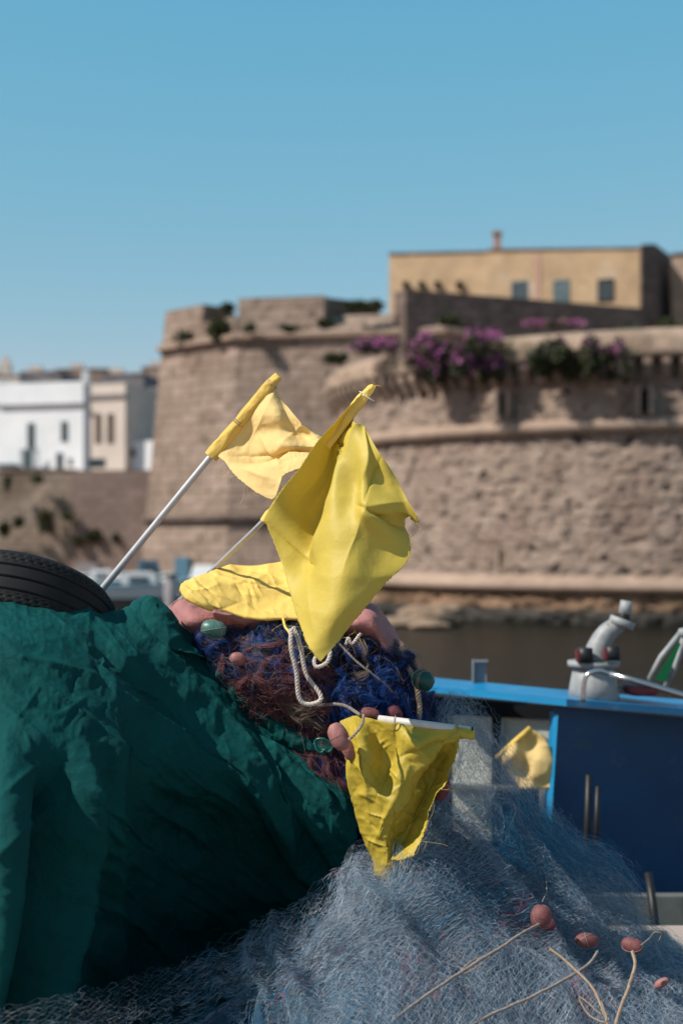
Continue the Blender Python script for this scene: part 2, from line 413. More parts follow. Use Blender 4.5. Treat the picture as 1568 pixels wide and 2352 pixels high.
# ------------------------------------------------------------------ setting: water, quay
def structure(o, label=None):
    o['kind'] = 'structure'; return o
structure(mk('water', [(-900, 6.0, 0), (900, 6.0, 0), (900, 1500, 0), (-900, 1500, 0), (-900, -60, -.002), (900, -60, -.002)], [(4, 5, 1, 0), (0, 1, 2, 3)], m_water))
b = MB()
qe = 5.5
b.hexa([(-40, -20, -1), (40, -20, -1), (40, qe, -1), (-40, qe, -1)], [(-40, -20, 1.3), (40, -20, 1.3), (40, qe, 1.3), (-40, qe, 1.3)])
q = structure(b.build('quay', m_quay))
bm_ = q.modifiers.new('edge', 'BEVEL'); bm_.width = .03; bm_.segments = 2
# strip of far shore in front of the sea wall and bastion
b = MB(); b.hexa([(-70, 84, -1), (-9, 66.5, -1), (-9, 120, -1), (-70, 120, -1)], [(-70, 85, .55), (-9, 67, .45), (-9, 120, .6), (-70, 120, .6)])
structure(b.build('shore', m_dirtst))

# ------------------------------------------------------------------ foliage
def leaves(name, centres, radii, n, size, mats, wts, parent=None, seed=1, droop=0.0, topmat=None):
    r = np.random.default_rng(seed)
    cs = np.array(centres, float); rs = np.array(radii, float)
    k = r.integers(0, len(cs), n)
    d = r.normal(size=(n, 3)); d /= np.linalg.norm(d, axis=1)[:, None]
    rr = r.uniform(.25, 1.05, n) ** .6
    p = cs[k] + d * rs[k] * rr[:, None]
    keep = fbm(p, float(rs.mean()) * .6, seed) > -.55
    p = p[keep]; n = len(p); k = k[keep]
    if droop: p[:, 2] -= r.uniform(0, droop, n) ** 1.5
    a = r.normal(size=(n, 3)); a /= np.linalg.norm(a, axis=1)[:, None]
    c = np.cross(a, r.normal(size=(n, 3))); c /= np.linalg.norm(c, axis=1)[:, None]
    s = size * r.uniform(.5, 1.3, n)[:, None]
    V = np.stack([p - a * s, p + c * s * .5, p + a * s, p - c * s * .5], 1).reshape(-1, 3)
    F = np.arange(n * 4).reshape(n, 4)
    clump = fbm(p, float(rs.mean()) * .8, seed + 9)
    u = r.uniform(0, 1, n)
    mi = np.zeros(n, int)
    if len(mats) > 1:
        acc = 0
        hz = (p[:, 2] - cs[k][:, 2]) / (rs[k][:, 2] + 1e-6)
        pr = np.clip(wts * (.5 + .9 * hz + 1.1 * clump), 0, .95)
        mi = (u < pr).astype(int)
        mi[(u > .8) & (mi == 0)] = min(2, len(mats) - 1)
    return mk(name, V, F, mats, parent, False, mi)

def shrub(px0, px1, py0, py1, Y, label, pink=0.0, n=900, size=.12, seed=1, name='flowering_shrub', cat='shrub', group=None, droop=.0, depth=.8, mats=None):
    c = P((px0 + px1) / 2, (py0 + py1) / 2, Y)
    wx = (px1 - px0) / 2 / FP * Y; wz = (py1 - py0) / 2 / FP * Y
    base = P((px0 + px1) / 2, py0 + (py1 - py0) * .6, Y + depth * .5)
    t = empty(name, base, label, cat, group)
    r = np.random.default_rng(seed)
    m = max(3, int(wx / wz * 4) + 3)
    cs, rs = [], []
    for i in range(m):
        u = -1 + 2 * (i + .5) / m
        cs.append((c.x + u * wx * .75 + r.normal() * .08 * wx, c.y + r.uniform(-.3, .3) * depth, c.z + r.uniform(-.45, .45) * wz * (1 - .3 * abs(u))))
        rs.append((wx / m * 1.9 + wx * .18, depth * .6, wz * r.uniform(.5, .8)))
    mm = mats or ([m_leaf, m_petal, m_leaf2] if pink else [m_leaf, m_leaf2])
    leaves('foliage', cs, rs, n, size, mm, pink if pink else .5, t, seed, droop)
    b = MB()
    for i in range(3):
        q_ = Vector(cs[i * (m - 1) // 2])
        b.tube([base, base.lerp(q_, .5) + Vector((r.normal() * .05, 0, .05)), q_], [.05, .035, .015], 6)
    b.build('stem', m_wood, t)
    return t

# ------------------------------------------------------------------ bastion (polygonal, behind)
def wall_rings(rings, mat_, name, parent, top=True):
    """rings: list of equal-length closed plan rings of (x,y,z)"""
    R = len(rings); n = len(rings[0]); V = [p for r_ in rings for p in r_]
    F = [(i * n + k, i * n + (k + 1) % n, (i + 1) * n + (k + 1) % n, (i + 1) * n + k) for i in range(R - 1) for k in range(n)]
    if top: F.append(tuple((R - 1) * n + k for k in range(n)))
    return mk(name, V, F, mat_, parent)

bt = empty('fortress_bastion', P(530, 1290, 69), 'tall angular pale stone bastion with sharp corner and notched parapet, left of the round tower', 'bastion')
ztop, zlow = 12.55, 3.65
def pb(px, Y, z): return ((px - HX) / FP * Y, Y, z)
def bring(s, z, off=0.0):
    # s = 0 foot .. 1 upper string course; plan corners of the bastion at that height
    L_ = pb(318 + (372 - 318) * s, 73.6 + .8 * s, z); C_ = pb(514 + (545 - 514) * s, 68.8 + 1.2 * s, z); R_ = pb(1010 + 0 * s, 66.6 + 1.2 * s, z)
    l = [L_, C_, R_, (R_[0] + 14, 80, z), (R_[0] + 14, 98, z), (L_[0] + 2, 98, z)]
    if off:
        cx = sum(p[0] for p in l) / 6; cy = sum(p[1] for p in l) / 6
        l = [(p[0] + off * (1 if p[0] > cx else -1) * .8, p[1] + off * (1 if p[1] > cy else -1), z) for p in l]
    return l
wall_rings([bring(-.02, -.6), bring(.32, zlow - .12), bring(.32, zlow + .12), bring(.98, ztop - .15), bring(1, ztop + .15)], m_bast, 'wall', bt)
for z, s, h, o_ in ((zlow, .32, .34, .28), (ztop, 1, .42, .32)):
    wall_rings([bring(s, z - h * .5, .04), bring(s, z - h * .25, o_), bring(s, z + h * .25, o_), bring(s, z + h * .5, .04)], m_greyst if z < 5 else m_trim, 'string_course', bt)
# parapet blocks with embrasures
Lc, Cc, Rc = [Vector(p) for p in bring(1, ztop + .15)[:3]]
def pblock(A, B, u0, u1, z0, z1, t0=2.2, m=m_bast, name='parapet', inset=.0, lean=.25, nn=None):
    d = (B - A).normalized(); n_ = Vector((d.y, -d.x, 0)); n_ = n_ if n_.y < 0 else -n_
    a = A.lerp(B, u0) - n_ * inset; c = A.lerp(B, u1) - n_ * inset
    b = MB()
    f = lambda p, k, z: (p.x - n_.x * k, p.y - n_.y * k, z)
    b.hexa([f(a, 0, z0), f(c, 0, z0), f(c, t0, z0), f(a, t0, z0)], [f(a, lean, z1), f(c, lean, z1), f(c, t0, z1), f(a, t0, z1)])
    o = b.build(name, m, bt)
    return o
pblock(Lc, Cc, 0, .52, ztop + .15, 14.55)
pblock(Lc, Cc, .52, .965, ztop + .15, 13.6, lean=.1)          # embrasure sill
pblock(Cc, Rc, 0, .43, ztop + .15, 14.5)
pblock(Cc, Rc, .43, 1.0, ztop + .15, 13.7, lean=1.6)
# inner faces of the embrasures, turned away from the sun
def quadwall(name, pts, z0, z1, thick, m, parent):
    b = MB()
    A, B = Vector((*pts[0], 0)), Vector((*pts[1], 0)); d = (B - A).normalized(); n_ = Vector((-d.y, d.x, 0)); n_ = n_ if n_.y > 0 else -n_
    z1b = z1 if not isinstance(z1, tuple) else z1[1]; z1a = z1 if not isinstance(z1, tuple) else z1[0]
    A2, B2 = A + n_ * thick, B + n_ * thick
    b.hexa([(A.x, A.y, z0), (B.x, B.y, z0), (B2.x, B2.y, z0), (A2.x, A2.y, z0)], [(A.x, A.y, z1a), (B.x, B.y, z1b), (B2.x, B2.y, z1b), (A2.x, A2.y, z1a)])
    return b.build(name, m, parent)
def xy(px, Y): return ((px - HX) / FP * Y, Y)
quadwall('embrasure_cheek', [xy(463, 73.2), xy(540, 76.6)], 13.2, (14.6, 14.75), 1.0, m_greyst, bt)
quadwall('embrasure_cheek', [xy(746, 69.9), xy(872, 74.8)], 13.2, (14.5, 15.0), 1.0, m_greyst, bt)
# corner quoin and stains come from the stone material; wall shrubs
wsh = 'green bushes rooted in the bastion wall'
for i, (a, b_, c, d, Y, lab, n) in enumerate([
    (478, 532, 715, 785, 71.0, 'large dark green bush hanging in the notch of the bastion parapet', 700),
    (505, 540, 695, 722, 73.0, 'small bush at the top of the bastion notch, against the dark inner wall', 250),
    (400, 448, 757, 790, 73.0, 'low dark bush on the left face of the bastion, just above its string course', 260),
    (560, 585, 735, 768, 69.2, 'small dark bush right of the bastion corner above the string course', 180),
    (728, 765, 728, 758, 67.4, 'small dark bush below the long low stretch of bastion parapet', 220),
    (640, 690, 745, 762, 68.0, 'thin green growth along the string course in the middle of the bastion face', 160),
    (440, 462, 843, 868, 73.0, 'lone dark tuft growing high on the left face of the bastion', 110),
    (780, 888, 690, 712, 68.6, 'long mat of olive weeds on the sloping bastion parapet beside the ochre building', 700),
    ]):
    shrub(a, b_, c, d, Y - .3, lab, 0, n, .16, 20 + i, 'wall_shrub', 'bush', wsh, depth=.6, mats=[m_leaf2, m_leaf] if i == 7 else None)

# ------------------------------------------------------------------ dark inner wall and ochre building
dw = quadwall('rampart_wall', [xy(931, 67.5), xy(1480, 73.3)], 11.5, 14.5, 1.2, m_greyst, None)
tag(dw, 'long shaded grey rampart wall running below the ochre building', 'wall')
# shape its stepped top like the photo: slightly higher at the left third
A, B = xy(931, 67.45), xy(1165, 69.9)
hb = empty('ochre_building', P(1180, 700, 74.5), 'long flat roofed ochre building on top of the fortress with three blue grey windows', 'building')
def block(name, px0, Y0, px1, Y1, z0, z1, depth, m, parent):
    b = MB()
    x0, x1 = xy(px0, Y0), xy(px1, Y1)
    d = Vector((x1[0] - x0[0], x1[1] - x0[1], 0)).normalized(); n_ = Vector((-d.y, d.x, 0))
    f = lambda p, k, z: (p[0] + n_.x * k, p[1] + n_.y * k, z)
    za, zb = z0 if isinstance(z0, tuple) else (z0, z0); zc, zd = z1 if isinstance(z1, tuple) else (z1, z1)
    b.hexa([f(x0, 0, za), f(x1, 0, zb), f(x1, depth, zb), f(x0, depth, za)], [f(x0, 0, zc), f(x1, 0, zd), f(x1, depth, zd), f(x0, depth, zc)])
    return b.build(name, m, parent)
def zat(py, Y): return EYE - (py - HY) / FP * Y
zr = zat(570, 74.2)
block('wall', 893, 81.4, 1121, 78.2, 12, (zat(584, 81.4), zat(579, 78.2)), 9, m_ochre, hb)
block('wall', 1121, 77.9, 1471, 73.9, 12, (zat(575, 77.9), zat(571, 73.9)), 9, m_ochre, hb)
block('cornice', 891, 81.3, 1121, 78.1, (zat(584, 81.4) + .003, zat(579, 78.2) + .003), (zat(581, 81.4), zat(576, 78.2)), 9.2, m_greyst, hb)
block('cornice', 1119, 77.8, 1473, 73.8, (zat(575, 77.9) + .003, zat(571, 73.9) + .003), (zat(572, 77.9), zat(568, 73.9)), 9.2, m_greyst, hb)
block('downpipe', 1227, 76.6, 1240, 76.45, 12, zat(578, 76.4), .5, m_pinkpl, hb)
def hit(px, A, B):
    t = (px - HX) / FP
    k_ = (t * A[1] - A[0]) / ((B[0] - A[0]) - t * (B[1] - A[1]))
    return (A[0] + k_ * (B[0] - A[0]), A[1] + k_ * (B[1] - A[1]))
def winblock(parent, px0, px1, py0, py1, wall, fm, pm, name='window', proud=.06, dep=.3, bars=True, frame=.09):
    A, B = wall
    a, c = hit(px0, A, B), hit(px1, A, B)
    wd = math.hypot(c[0] - a[0], c[1] - a[1]); ym = (a[1] + c[1]) / 2
    z1_, z0_ = zat(py0, ym), zat(py1, ym); ht = z1_ - z0_; zm = (z0_ + z1_) / 2
    rz = math.atan2(c[1] - a[1], c[0] - a[0]); ux, uy = math.cos(rz), math.sin(rz); nx, ny = uy, -ux
    xm = (a[0] + c[0]) / 2
    def put(b, u, z, w_, h_, off, d_):
        # off: how far the front face stands out of the wall
        k_ = off - d_ / 2
        b.box((xm + ux * u + nx * k_, ym + uy * u + ny * k_, zm + z), (w_, d_, h_), rz)
    t = MB()
    put(t, -wd / 2 + frame / 2, 0, frame, ht, proud, dep); put(t, wd / 2 - frame / 2, 0, frame, ht, proud, dep)
    put(t, 0, ht / 2 - frame / 2, wd - 2 * frame, frame, proud, dep); put(t, 0, -ht / 2 + frame / 2, wd - 2 * frame, frame, proud, dep)
    if bars: put(t, 0, 0, frame * .7, ht - 2 * frame - .004, proud - .01, dep - .02)
    o = t.build(name, fm, parent)
    g = MB(); put(g, 0, 0, wd - 2 * frame - .004, ht - 2 * frame - .004, .02, dep - .06)
    po = g.build('pane', pm, None)
    po.parent = o
    for v in po.data.vertices: v.co -= parent.location
    return o
wallB = (xy(1121, 77.9), xy(1471, 73.9)); wallA = (xy(893, 81.4), xy(1121, 78.2))
winblock(hb, 1174, 1212, 645, 700, wallB, m_winb, m_win)
winblock(hb, 1270, 1307, 643, 700, wallB, m_winb, m_winb)
winblock(hb, 1372, 1409, 641, 693, wallB, m_dark, m_win)
for px in (930, 966, 1003, 1053):
    yy = hit(px, *wallA)[1]; c = P(px, 655, yy); b = MB(); b.box((c.x, yy, c.z), (.3, .9, .3)); b.build('vent', m_dark, hb)
b = MB(); c = P(1141, 570, 79.5); b.box((c.x, 79.5, c.z + .1), (.38, .5, 1.3)); b.box((c.x, 79.5, c.z + .83), (.55, .65, .16)); b.build('chimney', m_pinkpl, hb)
# annex on the right, shaded, and the farther block
ax = empty('fortress_annex', P(1500, 700, 73), 'shaded stone end block with sloping roof right of the ochre building', 'building')
b = MB()
p0, p1, p2 = xy(1472, 73.2), xy(1503, 74.6), xy(1545, 80)
z1 = zat(563, 73.4); z2 = zat(560, 74.6)
b.add([(p0[0], p0[1], 10), (p1[0], p1[1], 10), (p2[0], p2[1], 10), (p0[0] + 1, 88, 10), (p0[0], p0[1], z1), (p1[0], p1[1], z2), (p2[0], p2[1], zat(592, 80)), (p0[0] + 1, 88, z1)],
      [(0, 1, 5, 4), (1, 2, 6, 5), (2, 3, 7, 6), (3, 0, 4, 7), (4, 5, 6), (4, 6, 7)])
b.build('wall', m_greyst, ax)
fb = empty('stone_gatehouse', P(1570, 700, 78), 'sunlit tan stone block cut off by the right edge of the picture behind the fortress', 'building')
block('wall', 1541, 76, 1720, 74, 10, zat(582, 75.5), 8, m_trim, fb)
block('cornice', 1539, 75.9, 1720, 73.9, zat(582, 75.5) + .003, zat(578, 75.5), 8.2, m_greyst, fb)

# ------------------------------------------------------------------ round tower
TX, TY, TR = 13.65, 58.4, 13.9
rt = empty('round_tower', (TX, TY, 0), 'huge round tower of eroded stone blocks with corbelled parapet rising from the water', 'tower')
a0, a1 = math.radians(150), math.radians(330)          # angles of the visible arc (270 deg faces the camera)
def tower_strip(name, prof, m, disp=0.0, nz=None, na=260, close=True, cell=(.42, .28)):
    prof = np.array(prof, float)
    # resample profile
    if nz:
        seg = np.r_[0, np.cumsum(np.hypot(*np.diff(prof, axis=0).T))]
        s = np.linspace(0, seg[-1], nz)
        prof = np.stack([np.interp(s, seg, prof[:, 0]), np.interp(s, seg, prof[:, 1])], 1)
    th = np.linspace(math.radians(0), math.radians(360), na + 1)[:-1] if close else np.linspace(a0, a1, na)
    R, T = np.meshgrid(prof[:, 0], th, indexing='ij'); Z = np.repeat(prof[:, 1][:, None], len(th), 1)
    if disp:
        arc = T * TR
        row = np.floor(Z / cell[1]); cu = arc / cell[0] + .5 * (row % 2) + .15 * vnoise(np.stack([arc, Z, arc * 0], -1), .5, 5)
        fu = np.abs((cu - np.floor(cu)) - .5) * 2; fz = np.abs(Z / cell[1] - row - .5) * 2
        h = hsh(np.floor(cu), row, row * 0, 3)
        joint = np.maximum(fu ** 6, fz ** 6)
        nse = fbm(np.stack([arc, Z * 1.4, arc * 0], -1), .30, 11, 3)
        pits = np.clip(fbm(np.stack([arc, Z * 1.8, arc * 0], -1), .24, 41, 2) - .25, 0, 1)
        R = R + disp * (.35 * h - .5 * joint + .45 * nse - 2.2 * pits)
    V = np.stack([TX + R * np.cos(T), TY + R * np.sin(T), Z], -1)
    nr, nc = V.shape[:2]
    F = gfaces(nr, nc)
    if close:
        i = np.arange(nr * nc).reshape(nr, nc)
        F = np.concatenate([F, np.stack([i[:-1, -1], i[:-1, 0], i[1:, 0], i[1:, -1]], -1)])
    return mk(name, V.reshape(-1, 3), F[:, ::-1], m, rt, True)
ZL, ZS, ZC0, ZC1, ZP = 1.15, 6.28, 7.85, 8.4, 9.3
tower_strip('wall', [(TR + .45, ZL + .15), (TR + .05, ZS - .2)], m_tower, .055, 110, 760, False)
tower_strip('wall', [(TR + .0, ZS + .2), (TR - .1, ZC1 + .1)], m_tower, .055, 50, 760, False)
tower_strip('string_course', [(TR - .2, ZS - .24), (TR + .22, ZS - .2), (TR + .36, ZS - .05), (TR + .36, ZS + .1), (TR + .2, ZS + .25), (TR - .3, ZS + .32)], m_trim, .0, None, 300)
tower_strip('string_course', [(TR + .35, ZL - .2), (TR + .72, ZL - .12), (TR + .8, ZL + .02), (TR + .62, ZL + .22), (TR + .2, ZL + .5)], m_trim, .0, None, 300)
tower_strip('base_wall', [(TR + .55, .42), (TR + .5, ZL - .12)], m_dirtst, .1, 12, 560, False)
tower_strip('tidal_shade_band', [(TR + .75, -.8), (TR + .7, .3), (TR + .5, .46)], m_tide_shade, .08, 16, 560, False)  # tidal stain, with the shade at the wall foot painted into its black
tower_strip('parapet', [(TR - .3, ZC1), (TR + .46, ZC1), (TR + .5, ZC1 + .1), (TR + .38, ZP - .15), (TR + .1, ZP), (TR - .9, ZP + .2), (TR - 5, ZP + .5), (TR - 10, ZP + .6), (.05, ZP + .6)], m_partop, .07, 80, 560)
# corbels: each one a part
def corbel_mesh():
    b = MB()
    w_ = .15
    prof = [(-.3, ZC1 - .004), (.44, ZC1 - .004), (.42, ZC1 - .18), (.33, ZC1 - .34), (.26, ZC1 - .42), (.16, ZC1 - .58), (-.02, ZC0 - .02), (-.3, ZC0 - .05)]
    n = len(prof)
    V = [(TR + x, -w_, z) for x, z in prof] + [(TR + x, w_, z) for x, z in prof]
    F = [tuple(range(n)), tuple(range(2 * n - 1, n - 1, -1))] + [(i, i + n, (i + 1) % n + n, (i + 1) % n) for i in range(n)]
    me = bpy.data.meshes.new('corbel'); me.from_pydata(V, [], F); me.materials.append(m_trim); me.update(); return me
cm = corbel_mesh()
ang = 176.0
while ang < 285:
    o = bpy.data.objects.new('corbel', cm); link(o, rt); o.rotation_euler = (0, 0, math.radians(ang)); o.scale = (1, random.uniform(.85, 1.15), 1); ang += 2.35
# slit windows of the tower
def slit(px, py0, py1, name='arrow_slit', w_=8):
    ang_ = math.atan((px - HX) / FP)
    dx, dy = math.sin(ang_), math.cos(ang_)
    bq = TX * dx + TY * dy; cq = TX * TX + TY * TY - (TR + .1) ** 2
    d = bq - math.sqrt(bq * bq - cq)
    x, y = dx * d, dy * d
    nx, ny = (x - TX) / TR, (y - TY) / TR
    z1_, z0_ = zat(py0, y), zat(py1, y)
    b = MB(); b.box((x + nx * .12, y + ny * .12, (z0_ + z1_) / 2), (.3, w_ / FP * 46, z1_ - z0_), math.atan2(ny, nx)); o = b.build(name, m_dark, rt)
    f = MB()
    for s in (-1, 1):
        tx, ty = -ny, nx
        f.box((x + nx * .15 + s * tx * (w_ / FP * 46 * .5 + .07), y + ny * .15 + s * ty * (w_ / FP * 46 * .5 + .07), (z0_ + z1_) / 2), (.3, .13, z1_ - z0_ + .2), math.atan2(ny, nx))
    f.build('slit_surround', m_trim, rt)
slit(1163, 908, 950, w_=15); slit(1481, 896, 945, w_=18); slit(1162, 1272, 1324, w_=16)

bg_ = 'bougainvillea hanging over the round tower parapet'
for i, (a, b_, c, d, Y, lab, pk, n) in enumerate([
    (925, 1075, 758, 872, 47.9, 'wide bougainvillea with a pink crown at the left end of the tower parapet', .5, 4200),
    (1040, 1160, 752, 885, 46.5, 'bougainvillea with the brightest magenta patch, spilling over the tower corbels', .55, 4200),
    (1213, 1320, 770, 878, 45.15, 'dark mostly green bougainvillea hanging over the middle of the tower parapet', .12, 3400),
    (1332, 1440, 755, 862, 44.5, 'dark bougainvillea with a few pink flowers, right of the middle one', .25, 3200),
    (805, 925, 775, 815, 50.5, 'low straggling strand of pink bougainvillea on the tower top left end', .8, 1200),
    (1190, 1350, 735, 752, 56.0, 'thin strip of pink flowers along the foot of the shaded rampart wall', .75, 900),
    ]):
    shrub(a, b_, c, d, Y, lab, pk, n, .085, 50 + i, 'bougainvillea', 'shrub', bg_, depth=.9 if i < 4 else 1.2, droop=.35 if i < 4 else 0)
for i, (a, b_, c, d, Y, lab) in enumerate([
    (1422, 1468, 738, 782, 52, 'round olive bush on the terrace in front of the shaded annex'),
    (1508, 1560, 728, 782, 52, 'olive bush at the right end of the terrace near the picture edge'),
    (1005, 1060, 722, 752, 64, 'dark bush at the foot of the shaded rampart wall'),
    (745, 800, 808, 836, 55.5, 'dry grey green bush at the left end of the round tower top')]):
    shrub(a, b_, c, d, Y, lab, 0, 1100, .1, 70 + i, 'terrace_bush', 'bush', 'bushes on the fortress terrace', mats=[m_leaf2, m_leaf])

# rocks at the foot of the tower
def rock(px, py, Y, r, lab, seed, sz=(1.6, 1, .5)):
    n1, n2 = 36, 22
    th = np.linspace(0, 2 * math.pi, n1)[:, None] + np.zeros((1, n2)); ph = np.linspace(-math.pi / 2, math.pi / 2, n2)[None] + np.zeros((n1, 1))
    G = np.stack([np.cos(th) * np.cos(ph), np.sin(th) * np.cos(ph), np.sin(ph)], -1)
    G = G * (1 + .32 * fbm(G, .9, seed, 4))[..., None] * np.array(sz) * r
    c = P(px, py, Y); G = G + np.array(c)
    return tag(mk('boulder', G.reshape(-1, 3), gfaces(n1, n2)[:, ::-1], m_rock, None, True), lab, 'rock', 'boulders at the foot of the tower')
rock(1010, 1412, 44.6, .72, 'flat sunlit boulder in the water at the foot of the round tower', 1, (1.25, .9, .42))
rock(958, 1408, 46.0, .5, 'smaller boulder left of the flat sunlit one', 2, (1.2, .9, .5))
rock(930, 1432, 44.0, .6, 'low dark boulder nearest the net heap', 3, (1.4, .9, .35))
rock(985, 1436, 43.0, .38, 'small mossy boulder just above the waterline', 4, (1.5, .9, .4))

# ------------------------------------------------------------------ left: sea wall, houses, town
sw = empty('sea_wall', P(160, 1290, 96), 'high pale stone sea wall below the white houses, patched and overgrown at the left', 'sea wall')
b = block('rough_wall', -260, 97, 166, 95.2, -.5, zat(1081, 96), 5, m_seaw, sw)
block('smooth_wall', 166, 95, 345, 94.2, -.5, zat(1081, 95), 5, m_seaw2, sw)
block('coping', -260, 96.9, 166, 95.1, zat(1081, 96) + .003, zat(1078, 96), 5.2, m_trim, sw)
for i, (a, b_, c, d, lab) in enumerate([
    (8, 25, 1090, 1125, 'upright tuft near the top of the sea wall at the far left'),
    (70, 100, 1090, 1112, 'green tuft high on the sea wall under the balcony'),
    (36, 55, 1180, 1215, 'dark tuft low on the sea wall at the left'),
    (88, 124, 1165, 1240, 'largest trailing olive bush on the sea wall'),
    (140, 166, 1170, 1200, 'dark round bush on the joint of the rough and the smooth sea wall'),
    (200, 230, 1212, 1245, 'green bush low on the smooth sea wall'),
    (258, 275, 1225, 1245, 'smallest green tuft low on the smooth sea wall'),
    (0, 22, 1195, 1230, 'dark bush low on the sea wall at the picture edge'),
    (168, 190, 1225, 1255, 'low green bush right of the sea wall joint')]):
    shrub(a, b_, c, d, 94.6, lab, 0, 260, .2, 90 + i, 'wall_shrub', 'bush', 'bushes growing on the sea wall', depth=.5)

zg = zat(1079, 96)
def house(name, lab, px0, px1, pytop, Y, m, pycorn=None, wins=(), cm_=None, dep=8):
    t = empty(name, P((px0 + px1) / 2, 1079, Y), lab, 'house', None)
    block('wall', px0, Y, px1, Y - .3 - (px1 - px0) * .008, zg - 1.2, zat(pytop, Y), dep, m, t)
    if pycorn: block('cornice', px0 - .5, Y - .2, px1 + .5, Y - .5 - (px1 - px0) * .008, zat(pycorn + 3, Y), zat(pycorn - 3, Y), .5, cm_ or m_greypl, t)
    for (a, b_, c, d, fm, pm) in wins:
        winblock(t, a, b_, c, d, (xy(px0, Y), xy(px1, Y - .3 - (px1 - px0) * .008)), fm, pm, frame=.12, bars=False)
    return t
house('white_house', 'tall white house with two upper windows and a small balcony on the sea wall', -3, 192, 882, 99, m_white, 934,
      [(64, 80, 972, 1030, m_winb, m_win), (141, 156, 968, 1014, m_winb, m_win), (130, 145, 1040, 1078, m_winb, m_win), (158, 166, 1052, 1069, m_winb, m_dark)])
hw = [o for o in bpy.data.objects if o.name.startswith('white_house')][0]
c0, c1 = P(48, 1076, 97.9), P(92, 1034, 97.9)
b = MB(); b.box(((c0.x + c1.x) / 2, 98.0, c0.z), (c1.x - c0.x, .9, .12))
for k in range(9):
    b.box((c0.x + (c1.x - c0.x) * (k + .5) / 9, 97.6, (c0.z + c1.z) / 2), (.05, .05, c1.z - c0.z))
b.box(((c0.x + c1.x) / 2, 97.6, c1.z), (c1.x - c0.x, .08, .08)); b.build('balcony', m_winb, hw)
b = MB(); b.box((P(70, 0, 98.3).x, 98.4, (c0.z + c1.z) / 2), (.9, .3, c1.z - c0.z)); b.build('door', m_winb, hw)
b = MB(); c = P(196, 1079, 97.4); b.box((c.x, 97.6, (zg - 1 + zat(858, 99)) / 2), (.42, .7, zat(858, 99) - zg + 1)); b.build('pilaster', m_white, hw)
h2 = house('white_house', 'white house cut off by the left edge with a dark awning at its foot', -150, -4, 878, 100.6, m_white, 936, [])
b = MB(); c = P(15, 1070, 97.6); b.box((c.x, 98.3, c.z), (1.3, 1.6, .3)); b.build('awning', m_winb, h2)
house('cream_house', 'narrow cream house with two tall brown shutters between white house and bastion', 202, 288, 884, 97.4, m_cream, 911,
      [(219, 233, 950, 1018, m_shut, m_shut), (247, 262, 950, 1018, m_shut, m_shut), (204, 242, 1053, 1073, m_winb, m_dark)])
house('grey_house', 'taller grey plaster house partly hidden by the bastion edge', 289, 372, 893, 102, m_greypl, None, [(293, 323, 985, 1014, m_winb, m_dark)])
house('low_white_house', 'low white house between the cream house and the bastion', 289, 372, 1014, 97.4, m_white, None, [(357, 366, 1040, 1075, m_winb, m_win), (300, 312, 1030, 1050, m_winb, m_win)], dep=3)
for i, (a, b_, c, Y, m, lab) in enumerate([
    (-60, 45, 862, 128, m_cream, 'pale far house roof at the left edge behind the white houses'),
    (45, 140, 853, 134, m_greypl, 'far grey house roof above the wide white house'),
    (130, 262, 847, 140, m_brownroof, 'long brown far house roof above the white house chimney'),
    (232, 330, 858, 130, m_greypl, 'far grey roof above the cream house'),
    (325, 420, 842, 138, m_brownroof, 'farthest brown roof touching the bastion edge')]):
    t = empty('town_house', P((a + b_) / 2, 1079, Y), lab, 'house', 'far houses of the old town')
    block('wall', a, Y, b_, Y - .5, 3, zat(c + 3, Y), 8, m, t)
    block('parapet', a - .5, Y - .1, b_ + .5, Y - .6, zat(c + 3, Y) + .003, zat(c, Y), 8.2, m_brownroof, t)
    cc = P(a + (b_ - a) * .3, c, Y); q_ = MB(); q_.box((cc.x, Y + 2, cc.z + .2), (1.2, 1, 1.0)); q_.box((cc.x + 1.5, Y + 3, cc.z + .1), (.3, .3, .9)); q_.build('chimney', m_cream, t)
t = empty('church_turret', P(14, 1000, 145), 'thin pale turret rising above the roofs at the far left', 'turret')
q_ = MB(); c = P(14, 850, 145); q_.box((c.x, 145, c.z - 3), (1.1, 1.1, 7.2)); q_.box((c.x, 145, c.z + .9), (.6, .6, .9)); q_.build('wall', m_cream, t)

